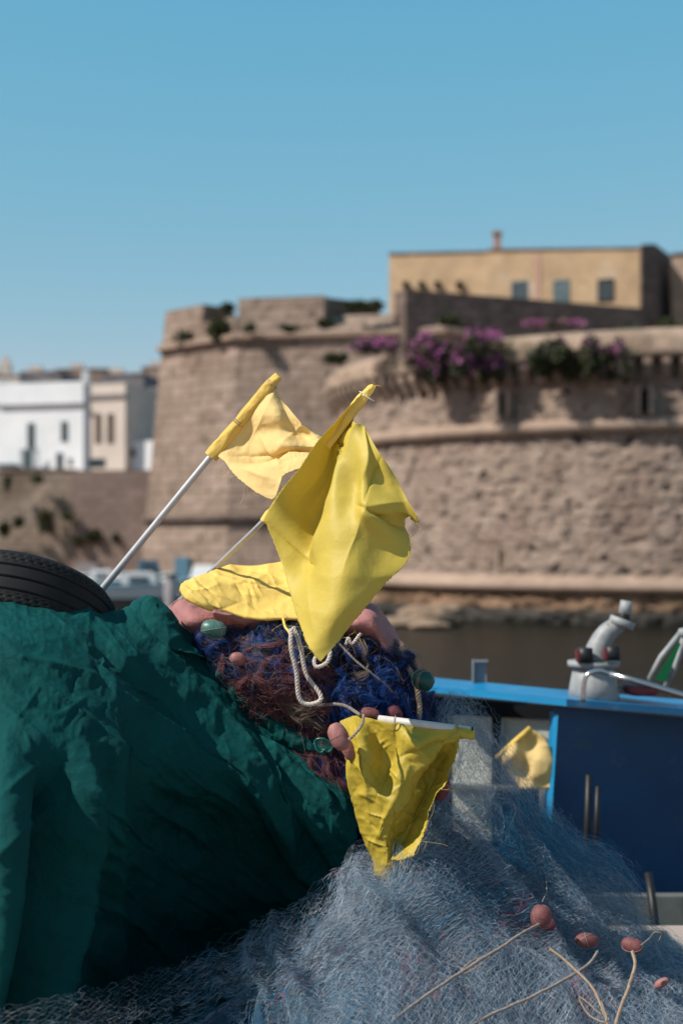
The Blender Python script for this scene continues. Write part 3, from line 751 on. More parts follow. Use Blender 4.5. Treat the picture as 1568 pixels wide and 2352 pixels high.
# ------------------------------------------------------------------ small boats and the post in the distance
def small_boat(px, py, Y, L, W, H, rz, hm, rm, lab, cabin=None, awn=None):
    c = P(px, py, Y); c.z = 0.0
    t = empty('moored_boat', c, lab, 'boat', 'small boats moored under the bastion')
    ca, sa = math.cos(rz), math.sin(rz)
    def loc(x, y, z): return (c.x + x * ca - y * sa, c.y + x * sa + y * ca, z)
    n = 14; V = []; K = 7
    for i in range(n):
        u = i / (n - 1); x = (u - .5) * L
        wd = W / 2 * (1 - max(0, (u - .45) / .55) ** 2.4) * (.82 + .18 * min(1, u * 3)); sh = H * (1 + .45 * max(0, u - .3) ** 1.5)
        for k in range(K):
            a = k / (K - 1) * math.pi
            V.append(loc(x, -wd * math.cos(a) * (abs(math.cos(a)) ** .2 if abs(math.cos(a)) > 1e-3 else 1), sh - (sh + .15) * math.sin(a) ** .8))
    F = [(i * K + k, i * K + k + 1, (i + 1) * K + k + 1, (i + 1) * K + k) for i in range(n - 1) for k in range(K - 1)] + [tuple(range(K))]
    mk('hull', V, F, hm, t, True)
    top = [V[i * K] for i in range(n)] + [V[i * K + K - 1] for i in range(n)][::-1]
    b = MB(); b.tube([(p[0], p[1], p[2] + .01) for p in top], .05, 6); b.build('gunwale', rm, t)
    dk = [(p[0], p[1], p[2] - .18) for p in top]
    mk('deck', dk, [tuple(range(len(dk)))], m_bwhite, t)
    if cabin:
        b = MB(); x, l, h = cabin
        q = [loc(x - l / 2, -W * .3, H * .7), loc(x + l / 2, -W * .27, H * .7), loc(x + l / 2, W * .27, H * .7), loc(x - l / 2, W * .3, H * .7)]
        q2 = [loc(x - l * .46, -W * .25, H + h), loc(x + l * .3, -W * .22, H + h), loc(x + l * .3, W * .22, H + h), loc(x - l * .46, W * .25, H + h)]
        b.hexa(q, q2); cb = b.build('cabin', hm if awn is None else awn, t)
        g = MB(); g.hexa([loc(x - l * .3, -W * .3 - .01, H + .1), loc(x + l * .2, -W * .285 - .01, H + .1), loc(x + l * .2, -W * .2, H + .1), loc(x - l * .3, -W * .2, H + .1)],
                         [loc(x - l * .3, -W * .262, H + h * .7), loc(x + l * .2, -W * .25, H + h * .7), loc(x + l * .2, -W * .2, H + h * .7), loc(x - l * .3, -W * .2, H + h * .7)]); g.build('cabin_window', m_win, t)
    b = MB(); p = loc(-L / 2 - .12, 0, 0); b.box((p[0], p[1], H * .8), (.35, .35, .8), rz); b.build('outboard_motor', m_black, t)
    return t
small_boat(312, 1335, 58, 4.6, 1.8, .75, .15, m_white, m_bluesm, 'white motor boat with a low cabin, nearest behind the leaning flag pole', (.2, 1.6, .55))
small_boat(322, 1360, 50, 3.6, 1.5, .5, -.1, m_black, m_bdark, 'low dark hulled boat in front of the white motor boat')
small_boat(255, 1300, 66, 4.2, 1.6, .7, 0.0, m_bluesm, m_white, 'blue hulled boat beyond the white motor boat', (-.3, 1.2, .5), m_white)
small_boat(345, 1305, 70, 4.0, 1.5, .8, .2, m_bluesm, m_white, 'faded blue boat close under the bastion', (0, 1.2, .8), m_bluesm)
small_boat(470, 1318, 62, 4.0, 1.6, .8, 2.9, m_white, m_bluesm, 'white boat seen between the second flag pole and the lying flag', (0, 1.3, .7), m_white)
small_boat(425, 1305, 66, 2.6, 1.3, .8, 1.3, m_bluesm, m_white, 'small light blue boat seen bow on', (0, .9, 1.0), m_bluesm)
small_boat(28, 1255, 80, 4.8, 1.8, 1.1, .1, m_white, m_bluesm, 'white boat with dark canopy seen above the tyre', (.3, 2.2, .8), m_bdark)
small_boat(190, 1280, 76, 4.4, 1.7, .7, 3.0, m_greypl, m_white, 'grey boat close under the smooth sea wall', (-.3, 1.4, .6), m_greypl)
po = empty('mooring_post', P(391, 1400, 30), 'thick grey mooring post standing in the water behind the pile', 'post'); po.location.z = 0
c = P(391, 1400, 30)
b = MB(); b.tube([(c.x, 30, -.5), (c.x, 30, 1.0), (c.x, 30, zat(1322, 30))], .13, 16); b.build('shaft', m_greypl, po, True)
b = MB(); b.tube([(c.x, 30, zat(1322, 30)), (c.x, 30, zat(1316, 30))], [.16, .14], 16); b.build('cap', m_bwhite, po, True)

# ------------------------------------------------------------------ blue fishing boat at the quay
bb = empty('blue_fishing_boat', (1.3, 6.6, 0), 'blue fishing boat moored at the quay, its wheelhouse roof edge bright blue', 'boat')
def quadbox(name, pts, m, depth=(0, .05, 0), parent=bb, smooth=False):
    """pts: four (px,py,Y); extruded by depth"""
    a = [P(*p) for p in pts]; d = Vector(depth)
    b = MB(); b.hexa([tuple(p) for p in a], [tuple(p + d) for p in a]); return b.build(name, m, parent, smooth)
# panel: shaded side of the wheelhouse
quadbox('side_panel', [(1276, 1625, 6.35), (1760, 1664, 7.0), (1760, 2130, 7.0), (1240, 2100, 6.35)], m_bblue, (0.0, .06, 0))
quadbox('panel_edge', [(1270, 1640, 6.36), (1281, 1640, 6.33), (1250, 2130, 6.33), (1236, 2130, 6.36)], m_bcyan, (.0, .1, 0))  # lighter blue puts the sun on this left-facing edge into the colour
# roof
roof = quadbox('roof', [(995, 1588, 6.75), (1300, 1619, 6.28), (1800, 1668, 6.35), (1800, 1656, 6.35)], m_bcyan)
bpy.data.objects.remove(roof)
b = MB()
A0, A1, A2 = P(985, 1590, 6.75), P(1300, 1622, 6.25), P(1800, 1662, 6.6)
for (q0, q1) in ((A0, A1), (A1, A2)):
    dep = Vector((0, .42, .0))
    up = Vector((0, 0, .032))
    b.hexa([q0, q1, q1 + dep, q0 + dep], [q0 + up, q1 + up, q1 + dep + up, q0 + dep + up])
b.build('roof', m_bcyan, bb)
# roof shade under the eave painted as a dark strip; windows in the recess
quadbox('eave_shade', [(990, 1600, 6.95), (1290, 1622, 6.95), (1290, 1655, 6.95), (990, 1640, 6.95)], m_bdark, (0, .06, 0))
quadbox('window_panel', [(1040, 1642, 6.97), (1131, 1645, 6.97), (1128, 1930, 6.97), (1040, 1930, 6.97)], m_glass, (0, .02, 0))
quadbox('window_panel', [(1152, 1655, 6.97), (1276, 1660, 6.97), (1262, 1812, 6.97), (1150, 1806, 6.97)], m_glass, (0, .02, 0))
quadbox('mullion', [(1131, 1640, 6.93), (1151, 1642, 6.93), (1149, 1820, 6.93), (1129, 1818, 6.93)], m_bdark, (0, .05, 0))
quadbox('window_sill', [(1030, 1800, 6.9), (1266, 1812, 6.9), (1265, 1822, 6.9), (1030, 1810, 6.9)], m_bwhite, (0, .1, 0))
quadbox('lower_wall', [(990, 1823, 6.98), (1275, 1823, 6.98), (1262, 2200, 6.98), (990, 2200, 6.98)], m_bdark, (0, .05, 0))
quadbox('handrail', [(1240, 1815, 6.7), (1256, 1816, 6.7), (1248, 2000, 6.7), (1233, 2000, 6.7)], m_bwhite, (0, .02, 0))
# vertical rods hanging on the panel
for (x0, y0, x1, y1, wd) in ((1351, 1780, 1343, 2040, 15), (1372, 1806, 1364, 2005, 13)):
    b = MB(); b.tube([P(x0, y0, 6.27), P(x0 * .5 + x1 * .5, (y0 + y1) / 2, 6.26), P(x1, y1, 6.27)], wd / 2 / FP * 6.3, 10); b.build('black_rod', m_black, bb, True)
# hull: pale grey strake and blue below, wide body on the water
V = []; n = 24
for i in range(n):
    u = i / (n - 1); X = -1.6 + 6.2 * u
    y0 = 6.22 + .5 * max(0, .45 - u) ** 1.4 * 4
    for (dy, z) in ((0.0, 1.22), (.0, .98), (.12, .5), (.35, -.2)): V.append((X, y0 + dy, z))
    for (dy, z) in ((2.6, -.2), (2.6, .8)): V.append((X, y0 + dy - 1.6 * max(0, .45 - u), z))
    for (dy, z) in ((.07, .8), (.07, 1.22)): V.append((X, y0 + dy, z))
F = [(i * 8 + k, (i + 1) * 8 + k, (i + 1) * 8 + (k + 1) % 8, i * 8 + (k + 1) % 8) for i in range(n - 1) for k in range(8)]
F += [tuple(range(8)), tuple((n - 1) * 8 + k for k in range(8))[::-1]]
mk('hull', V, F, [m_hull], bb)
b = MB(); b.tube([P(1487, 2005, 6.0), P(1497, 2070, 5.95), P(1505, 2140, 5.85)], .018, 8)
tag(b.build('boat_hook', m_black, None, True), 'dark upright stick between the blue boat and the quay edge', 'pole')
# fittings on the roof
bf = empty('deck_winch', P(1368, 1612, 6.45), 'grey painted cast pillar with bent neck and two dark knobs on the blue roof', 'winch')
def cyl(name, p0, p1, r0, r1, m, parent, n=20):
    b = MB(); b.tube([p0, p0.lerp(p1, .5), p1], [r0, (r0 + r1) / 2, r1], n); return b.build(name, m, parent, True)
k = 6.45 / FP
YW = 6.45
cyl('pedestal', P(1362, 1612, YW), P(1362, 1528, YW), 62 * k, 46 * k, m_cast, bf)
cyl('flange', P(1362, 1530, YW), P(1362, 1518, YW), 60 * k, 60 * k, m_cast, bf)
b = MB(); b.tube([tuple(p) for p in curve([P(1368, 1520, YW), P(1373, 1490, YW), P(1392, 1455, YW), P(1422, 1432, YW)], 14)], np.linspace(32 * k, 19 * k, 14), 16); b.build('bent_neck', m_cast, bf, True)
cyl('cap_flange', P(1424, 1438, YW), P(1430, 1422, YW), 30 * k, 30 * k, m_cast, bf)
cyl('spindle', P(1431, 1424, YW), P(1434, 1408, YW), 13 * k, 13 * k, m_black, bf)
cyl('spindle_head', P(1434, 1410, YW), P(1438, 1380, YW), 15 * k, 14 * k, m_cast, bf)
for (x, y) in ((1341, 1520), (1404, 1516)):
    kb = cyl('knob', P(x, y, YW - .09), P(x + 1, y - 32, YW - .09), 19 * k, 18 * k, m_black, bf)
    q_ = MB(); q_.box(tuple(P(x - 16, y - 15, YW - .1)), (.012, .03, .05)); mm_ = q_.build('red_mark', m_redc, None); mm_.parent = kb
    for v in mm_.data.vertices: v.co -= bf.location
b = MB(); b.tube([tuple(p) for p in curve([P(1338, 1612, 6.2), P(1340, 1570, 6.2), P(1350, 1548, 6.2), P(1375, 1540, 6.2), P(1400, 1548, 6.2)], 20)], 5.5 * k, 10)
b.tube([P(1398, 1548, 6.2), P(1480, 1570, 6.18), P(1600, 1606, 6.15), P(1700, 1640, 6.15)], 7 * k, 10)
tag(b.build('tube_rail', m_chrome, None, True), 'bent polished tube rail in front of the grey pillar on the roof', 'rail')
tc_ = P(1468, 1583, 6.5)
V = []; 
n1, n2 = 24, 12
th = np.linspace(0, 2 * math.pi, n1)[:, None] + np.zeros((1, n2)); ph = np.linspace(-math.pi / 2, math.pi / 2, n2)[None] + np.zeros((n1, 1))
sg = lambda x, e: np.sign(x) * np.abs(x) ** e
G = np.stack([sg(np.cos(th), .6) * sg(np.cos(ph), .6) * 44 * k, sg(np.sin(th), .6) * sg(np.cos(ph), .6) * .10, sg(np.sin(ph), .7) * 14 * k - .4 * (np.cos(th) * np.cos(ph)) ** 2 * -.03], -1) + np.array(tc_)
tag(mk('cushion', G.reshape(-1, 3), gfaces(n1, n2)[:, ::-1], m_redc, None, True), 'dark red cushion on the blue roof behind the tube rail', 'cushion')
fg = empty('folding_frame', P(1500, 1600, 6.4), 'pale folding frame with green cloth at the right edge above the roof', 'frame')
b = MB(); b.tube([P(1484, 1572, 6.4), P(1516, 1510, 6.4), P(1566, 1448, 6.4)], 6.5 * k, 8); b.build('leg', m_cast, fg, True)
b = MB(); b.tube([P(1524, 1580, 6.5), P(1548, 1535, 6.5), P(1572, 1455, 6.5)], 7 * k, 8); b.build('leg', m_cast, fg, True)
b = MB(); b.hexa([P(1500, 1562, 6.45), P(1528, 1566, 6.45), P(1528, 1566, 6.47), P(1500, 1562, 6.47)], [P(1556, 1475, 6.45), P(1563, 1478, 6.45), P(1563, 1478, 6.47), P(1556, 1475, 6.47)]); b.build('cloth', m_green, fg)
b = MB(); b.tube([P(1562, 1462, 6.4), P(1568, 1455, 6.4), P(1575, 1448, 6.4)], [10 * k, 15 * k, 10 * k], 12); b.build('joint', m_cast, fg, True)
sb = empty('navigation_box', P(1100, 1580, 6.95), 'small grey metal box standing on the left end of the blue roof', 'box')
b = MB(); b.hexa([P(1088, 1592, 6.9), P(1118, 1594, 6.9), P(1118, 1594, 7.0), P(1088, 1592, 7.0)], [P(1090, 1522, 6.9), P(1116, 1522, 6.9), P(1116, 1522, 7.0), P(1090, 1522, 7.0)]); b.build('case', m_greypl, sb)
b = MB(); b.hexa([P(1082, 1592, 6.88), P(1087, 1592, 6.88), P(1087, 1592, 6.95), P(1082, 1592, 6.95)], [P(1083, 1514, 6.88), P(1088, 1514, 6.88), P(1088, 1514, 6.95), P(1083, 1514, 6.95)]); b.build('bracket', m_cast, sb)
b = MB(); b.hexa([P(1090, 1521, 6.88), P(1120, 1521, 6.88), P(1120, 1521, 7.02), P(1090, 1521, 7.02)], [P(1090, 1515, 6.88), P(1120, 1515, 6.88), P(1120, 1515, 7.02), P(1090, 1515, 7.02)]); b.build('lid', m_cast, sb)

# ------------------------------------------------------------------ crumpled cloth
def crumple(G, amp, s, seed, ridge=True, o=3):
    n = normals(G)
    h = 0; a = 1.0
    for kk in range(o):
        v = vnoise(G, s / 1.9 ** kk, seed + kk * 7)
        h = h + a * ((1 - 2.4 * np.abs(v)) if ridge else v); a *= .45
    return G + n * (amp * h)[..., None]
def creases(G, segs):
    """sharp folds along lines on the cloth; each (x0, y0, x1, y1, height in m, half width)"""
    gx = HX + G[..., 0] / G[..., 1] * FP; gy = HY + (EYE - G[..., 2]) / G[..., 1] * FP
    n = normals(G); n = n * np.where(n[..., 1:2] > 0, -1, 1)
    h = 0
    for i_, (x0, y0, x1, y1, d, w_) in enumerate(segs):
        L_ = math.hypot(x1 - x0, y1 - y0); ux, uy = (x1 - x0) / L_, (y1 - y0) / L_
        t = (gx - x0) * ux + (gy - y0) * uy; c = (gx - x0) * -uy + (gy - y0) * ux
        c = c + .07 * L_ * np.sin(t / L_ * 3.1 + i_) * .5
        q = np.clip(t / L_, 0, 1); over = np.maximum(0, np.maximum(-t, t - L_))
        ww = w_ * (.5 + .9 * q)
        h = h + d * np.exp(-np.abs(c) / ww) * np.sin(math.pi * np.clip(.12 + q * .8, 0, 1)) * np.exp(-(over / w_) ** 2)
    return G + n * (h * 1.0)[..., None]
def fray(G, amp, seed, sides='rbl'):
    r = np.random.default_rng(seed)
    nr, nc = G.shape[:2]
    if 'r' in sides: G[:, -1] += r.normal(size=(nr, 3)) * amp
    if 'l' in sides: G[:, 0] += r.normal(size=(nr, 3)) * amp
    if 'b' in sides: G[-1] += r.normal(size=(nc, 3)) * amp
    if 't' in sides: G[0] += r.normal(size=(nc, 3)) * amp
    return G
def loose_threads(name, edge, n, m, parent, seed, L=.03):
    r = np.random.default_rng(seed)
    pl = []
    n = n // 2
    for i in range(n):
        p = edge[r.integers(0, len(edge))].copy(); d = r.normal(size=3) * .004; d[2] -= .002
        q = [p.copy()]
        for j in range(9):
            d = d * .9 + r.normal(size=3) * .0022; d[2] -= .0004; p = p + d * L / .03; q.append(p.copy())
        pl.append(q)
    V, F, _ = threads(np.array(pl), np.full(n, .00032))
    return mk(name, V, F, m, parent)
def ring(c, axis, r, tr, n=20):
    ax_ = Vector(axis).normalized(); a = ax_.orthogonal().normalized(); b_ = ax_.cross(a)
    return [tuple(c + a * (r * math.cos(t)) + b_ * (r * math.sin(t))) for t in np.linspace(0, 2 * math.pi, n)]
def sleeve(name, pts, r, m, parent, seed=1, n=60, nn=22):
    C = curve([P(*p) for p in pts], n); t = np.gradient(C, axis=0); t /= np.linalg.norm(t, axis=1)[:, None]
    r_ = np.interp(np.linspace(0, 1, n), np.linspace(0, 1, len(r)), r)
    a = np.cross(t, [0, 1.0, 0]); a /= np.linalg.norm(a, axis=1)[:, None]; b_ = np.cross(t, a)
    th = np.linspace(0, 2 * math.pi, nn)
    G = C[:, None] + r_[:, None, None] * (np.cos(th)[None, :, None] * a[:, None] + np.sin(th)[None, :, None] * b_[:, None])
    dd = G - C[:, None]
    w1 = np.stack([np.cos(th)[None] * .6 + 0 * r_[:, None], np.sin(th)[None] * .6 + 0 * r_[:, None], np.linspace(0, n / 26, n)[:, None] + .35 * np.cos(th)[None]], -1)
    G = C[:, None] + dd * (1 + .22 * fbm(w1, .35, seed, 3) + .1 * np.cos(th * 2 + np.linspace(0, 3, n)[:, None]))[..., None]
    return sheet(name, G, m, parent)

# ---- flag 1: pale, on the tall leaning pole
Y1 = 4.56
f1 = empty('marker_flag', P(250, 1345, Y1 + .05), 'pale yellow flag at the top of the tallest leaning pole, left of the largest flag', 'flag', 'yellow net marker flags')
b = MB(); b.tube([tuple(p) for p in curve([P(150, 1452, Y1 + .12), P(250, 1335, Y1 + .05), P(486, 1046, Y1), P(632, 868, Y1)], 30)], np.linspace(.0135, .0085, 30), 14); b.build('pole', m_pole, f1, True)
sleeve('sleeve', [(484, 1050, Y1), (545, 974, Y1), (600, 906, Y1), (640, 864, Y1)], [.021, .0185, .018, .0165, .019, .016], m_sleeve, f1, 3)
C1 = np.array([
    [(626, 878, Y1), (648, 915, Y1 + .03), (692, 972, Y1 - .02), (735, 1002, Y1 + .03), (785, 1036, Y1 + .02)],
    [(596, 922, Y1), (632, 955, Y1 - .04), (690, 1000, Y1 + .03), (735, 1022, Y1 - .01), (785, 1042, Y1 + .02)],
    [(552, 975, Y1), (590, 1000, Y1 + .05), (655, 1022, Y1 - .04), (712, 1036, Y1 + .03), (780, 1048, Y1 + .02)],
    [(514, 1018, Y1), (560, 1052, Y1 + .03), (612, 1066, Y1 + .06), (680, 1052, Y1 + .05), (770, 1056, Y1 + .03)],
    [(500, 1046, Y1 - .01), (545, 1070, Y1 - .03), (620, 1066, Y1 - .05), (690, 1045, Y1 - .02), (768, 1050, Y1 + .02)],
    [(522, 1052, Y1 - .03), (540, 1092, Y1 - .05), (624, 1147, Y1 - .07), (655, 1088, Y1 - .03), (760, 1064, Y1 + .02)]], float)
C1[..., 2] -= np.arange(5)[None] * .055 + np.array([-.03, -.01, 0, .01, .03, .05])[:, None] * np.array([0, .6, 1, 1, 1])[None]
G = grid_eval(Pn(C1), 140, 140)
G = crumple(crumple(creases(G, [(630, 900, 560, 1040, .010, 10), (640, 915, 690, 1020, -.010, 12), (545, 1052, 715, 1040, -.016, 9), (600, 1000, 650, 1075, .010, 10), (700, 975, 620, 1050, .008, 10), (560, 1075, 640, 1110, .008, 10)]), .0022, .09, 31), .0009, .035, 32); G = fray(G, .0012, 5)
sheet('cloth', G, m_yel_pale, f1, .0007)
loose_threads('loose_threads', G[-1], 40, m_yel_pale, f1, 3, .02)
for (x, y) in ((622, 884), (545, 973)):
    b = MB(); b.tube(ring(P(x, y, Y1), P(640, 864, Y1) - P(484, 1050, Y1), .0195, .002), .0017, 6); b.tube(ring(P(x + 3, y - 4, Y1), P(640, 864, Y1) - P(484, 1045, Y1), .0195, .002), .0015, 6); b.build('tie', m_ropet, f1, True)

# ---- flag 2: the large one
Y2 = 4.15
f2 = empty('marker_flag', P(450, 1345, Y2 + .1), 'largest yellow flag, a wide diamond hanging from the second leaning pole', 'flag', 'yellow net marker flags')
b = MB(); b.tube([tuple(p) for p in curve([P(400, 1392, 4.85), P(468, 1330, 4.68), P(540, 1260, 4.46), P(612, 1188, Y2 + .09), P(740, 1038, Y2 + .09), P(830, 908, Y2 + .04)], 40)], np.linspace(.0095, .006, 40), 12); b.build('pole', m_pole, f2, True)
sleeve('sleeve', [(752, 1026, Y2 + .06), (776, 994, Y2 + .055), (806, 948, Y2 + .03), (842, 902, Y2 + .01), (858, 886, Y2)], [.008, .010, .012, .014, .015, .013, .007], m_yel_warm, f2, 8)
sleeve('sleeve', [(604, 1198, Y2 + .075), (622, 1178, Y2 + .073), (650, 1146, Y2 + .07)], [.011, .013, .010], m_yel_warm, f2, 18, 24)
C2 = np.array([
    [(832, 900, Y2 - .005), (812, 958, Y2 + .05), (818, 972, Y2 - .02), (838, 984, Y2 + .0), (872, 1040, Y2 - .03), (914, 1108, Y2 + .0), (954, 1186, Y2 - .02)],
    [(786, 950, Y2 + .01), (772, 1010, Y2 + .09), (800, 1005, Y2 - .01), (832, 1050, Y2 - .05), (868, 1105, Y2 - .03), (910, 1150, Y2 - .02), (957, 1202, Y2 + .01)],
    [(734, 1010, Y2 + .03), (796, 1040, Y2 + .11), (768, 1066, Y2 - .03), (820, 1125, Y2 - .04), (838, 1168, Y2 - .1), (895, 1185, Y2 - .06), (935, 1195, Y2 + .05)],
    [(690, 1074, Y2 + .035), (770, 1130, Y2 + .12), (750, 1150, Y2 - .04), (780, 1215, Y2 - .10), (838, 1235, Y2 - .08), (890, 1262, Y2 - .04), (941, 1276, Y2 - .01)],
    [(650, 1122, Y2 + .04), (735, 1215, Y2 + .12), (728, 1245, Y2 - .03), (748, 1290, Y2 - .10), (792, 1320, Y2 - .12), (840, 1340, Y2 - .08), (881, 1346, Y2 - .03)],
    [(620, 1164, Y2 + .045), (690, 1255, Y2 + .03), (712, 1300, Y2 + .0), (722, 1345, Y2 - .08), (748, 1390, Y2 - .13), (780, 1410, Y2 - .12), (806, 1434, Y2 - .06)],
    [(606, 1190, Y2 + .045), (630, 1248, Y2 + .02), (652, 1310, Y2 + .0), (672, 1380, Y2 - .04), (690, 1438, Y2 - .08), (710, 1485, Y2 - .10), (736, 1522, Y2 - .09)]], float)
C2[..., 2] -= np.maximum(np.arange(7) - 1.5, 0)[None] * .028
G = grid_eval(Pn(C2), 170, 170)
G = creases(G, [(838, 992, 832, 1168, .022, 16), (832, 1168, 935, 1206, -.035, 12), (832, 1172, 790, 1330, .012, 26), (870, 1060, 836, 1165, -.014, 14), (716, 1298, 622, 1205, -.016, 10), (712, 1295, 752, 1195, .014, 12), (825, 960, 790, 1040, .014, 8), (806, 965, 775, 1050, -.012, 8), (832, 1170, 930, 1150, .012, 14), (700, 1300, 735, 1480, .006, 16)])
G = crumple(G, .0028, .2, 77, True, 3); G = crumple(G, .004, .3, 12, False, 2); G = fray(G, .0008, 6)
sheet('cloth', G, m_yel, f2, .0007)
loose_threads('loose_threads', np.concatenate([G[-1, 90:], G[:, -1]]), 50, m_yel_warm, f2, 4, .02)
b = MB(); b.tube([tuple(p) for p in curve([P(945, 1180, Y2 - .02), P(958, 1195, Y2 - .02), P(955, 1222, Y2 - .02), P(938, 1236, Y2 - .02)], 16)], .0009, 5)
b.tube([tuple(p) for p in curve([P(855, 888, Y2), P(866, 885, Y2), P(874, 888, Y2)], 8)], .0008, 5); b.build('stray_thread', m_yel_warm, f2, True)
b = MB(); b.tube(ring(P(836, 908, Y2 + .015), P(858, 886, Y2) - P(806, 948, Y2), .0175, .002), .0015, 6)
b.tube([tuple(p) for p in curve([P(832, 905, Y2 - .01), P(848, 915, Y2 - .02), P(860, 922, Y2 - .02)], 8)], .0012, 6); b.build('tie', m_string, f2, True)

# ---- flag 3: lying on the heap
Y3 = 4.42
f3 = empty('marker_flag', P(560, 1410, Y3), 'yellow flag lying flat on the pink canvas behind the tip of the largest flag', 'flag', 'yellow net marker flags')
G = grid_eval(Pn([
    [(424, 1335, Y3 + .08), (478, 1316, Y3 + .14), (530, 1298, Y3 + .20), (600, 1297, Y3 + .20), (650, 1292, Y3 + .22), (720, 1290, Y3 + .22)],
    [(414, 1350, Y3 - .01), (475, 1352, Y3 + .00), (545, 1350, Y3 + .05), (600, 1345, Y3 + .07), (650, 1342, Y3 + .09), (720, 1340, Y3 + .08)],
    [(418, 1362, Y3 - .02), (470, 1370, Y3 - .04), (540, 1382, Y3 - .02), (600, 1388, Y3 + .0), (650, 1384, Y3 + .01), (720, 1384, Y3 + .0)],
    [(424, 1370, Y3 - .0), (468, 1387, Y3 - .05), (530, 1408, Y3 - .05), (590, 1422, Y3 - .06), (650, 1420, Y3 - .05), (720, 1422, Y3 - .05)],
    [(434, 1366, Y3 + .03), (475, 1388, Y3 + .02), (535, 1402, Y3 + .03), (590, 1416, Y3 + .03), (650, 1412, Y3 + .03), (720, 1412, Y3 + .03)]]), 110, 140)
G = creases(G, [(540, 1300, 660, 1330, -.014, 7), (430, 1350, 560, 1350, .012, 8), (560, 1350, 670, 1325, -.010, 9), (470, 1360, 600, 1395, .010, 9), (500, 1320, 640, 1370, .012, 9)])
rc = random.Random(9); G = creases(G, [(x_, y_, x_ + l_ * math.cos(a_), y_ + l_ * math.sin(a_), rc.choice((-1, 1)) * rc.uniform(.003, .007), rc.uniform(3, 6)) for x_, y_, l_, a_ in [(rc.uniform(430, 670), rc.uniform(1310, 1400), rc.uniform(25, 80), rc.uniform(-.5, 1.2)) for _ in range(26)]])
G = crumple(G, .003, .10, 55, True, 3); G = fray(G, .0015, 7, 'bl')
sheet('cloth', G, m_yel_warm, f3, .0007)
sleeve('sleeve', [(418, 1350, Y3 - .01), (440, 1368, Y3 - .03), (470, 1386, Y3 - .05), (490, 1398, Y3 - .04)], [.012, .02, .016, .01], m_yel_warm, f3, 12, 40)
loose_threads('loose_threads', np.concatenate([G[-2], G[:, 0]]), 40, m_yel_warm, f3, 9, .02)
b = MB(); b.tube([tuple(p) for p in curve([P(650, 1420, Y3 - .06), P(655, 1440, Y3 - .1), P(664, 1452, Y3 - .13), P(668, 1470, Y3 - .13)], 12)], .004, 8); b.build('cord', m_yel_warm, f3, True)

# ---- flag 4: lower one with white pole
Y4 = 4.2
f4 = empty('marker_flag', P(880, 1990, Y4), 'crumpled stained yellow flag hanging from a short white pole low over the nets', 'flag', 'yellow net marker flags')
b = MB(); b.tube([P(870, 1652, Y4 + .06), P(960, 1663, Y4 + .01), P(1082, 1679, Y4 - .03)], .0125, 16); b.build('pole', m_pvc, f4, True)
b = MB(); b.tube([P(1081, 1679, Y4 - .031), P(1084, 1679.5, Y4 - .031)], .0128, 16); b.build('pole_end', m_dark, f4, True)
sleeve('sleeve', [(1048, 1682, Y4 - .02), (1065, 1684, Y4 - .035), (1088, 1687, Y4 - .035)], [.018, .017, .014, .015], m_yel_stain, f4, 15, 30)
G = grid_eval(Pn([
    [(782, 1658, Y4 + .08), (815, 1645, Y4 + .06), (850, 1650, Y4 + .03), (900, 1660, Y4 - .02), (950, 1672, Y4 + .01), (1010, 1676, Y4 - .02), (1058, 1676, Y4 - .045)],
    [(788, 1690, Y4 + .05), (828, 1682, Y4 - .01), (865, 1690, Y4 + .03), (912, 1700, Y4 - .03), (955, 1712, Y4 - .06), (1012, 1700, Y4 - .02), (1054, 1705, Y4 - .06)],
    [(792, 1745, Y4 + .03), (840, 1745, Y4 - .03), (878, 1742, Y4 + .02), (915, 1755, Y4 - .05), (960, 1768, Y4 - .03), (1005, 1752, Y4 + .03), (1042, 1740, Y4 - .05)],
    [(804, 1820, Y4 + .03), (850, 1820, Y4 - .02), (885, 1815, Y4 - .04), (915, 1825, Y4 - .05), (955, 1835, Y4 - .01), (985, 1815, Y4 + .04), (1022, 1795, Y4 - .04)],
    [(824, 1895, Y4 + .04), (862, 1895, Y4 - .02), (890, 1895, Y4 - .04), (915, 1892, Y4 - .03), (945, 1885, Y4 + .03), (962, 1868, Y4 + .03), (990, 1852, Y4 - .04)],
    [(845, 1955, Y4 + .04), (872, 1962, Y4 - .01), (892, 1962, Y4 - .03), (910, 1948, Y4 + .02), (928, 1930, Y4 + .02), (950, 1918, Y4 - .02), (972, 1910, Y4 - .05)],
    [(862, 2010, Y4 + .03), (878, 2018, Y4 + .0), (890, 2010, Y4 - .01), (898, 1975, Y4 - .03), (915, 1972, Y4 - .05), (932, 1970, Y4 - .06), (948, 1968, Y4 - .06)]]), 170, 150)
G = creases(G, [(815, 1660, 850, 1900, .016, 10), (905, 1665, 868, 1840, -.016, 10), (905, 1665, 985, 1740, .016, 9), (1052, 1690, 885, 1965, -.022, 13), (1046, 1690, 925, 1790, .018, 10), (1040, 1700, 905, 1735, -.014, 8), (990, 1800, 870, 1880, .012, 9), (800, 1740, 900, 1850, .010, 9), (930, 1760, 860, 1960, .012, 10)])
rc = random.Random(8); G = creases(G, [(x_, y_, x_ + l_ * math.cos(a_), y_ + l_ * math.sin(a_), rc.choice((-1, 1)) * rc.uniform(.003, .007), rc.uniform(3, 6)) for x_, y_, l_, a_ in [(rc.uniform(800, 1030), rc.uniform(1670, 1930), rc.uniform(25, 90), rc.uniform(.3, 2.6)) for _ in range(34)]])
G = crumple(G, .0040, .08, 91, True, 3); G = fray(G, .0018, 8, 'rb')
sheet('cloth', G, m_yel_stain, f4, .0007)
loose_threads('loose_threads', np.concatenate([G[60:, -1], G[-1, 60:]]), 70, m_yel_warm, f4, 5, .025)
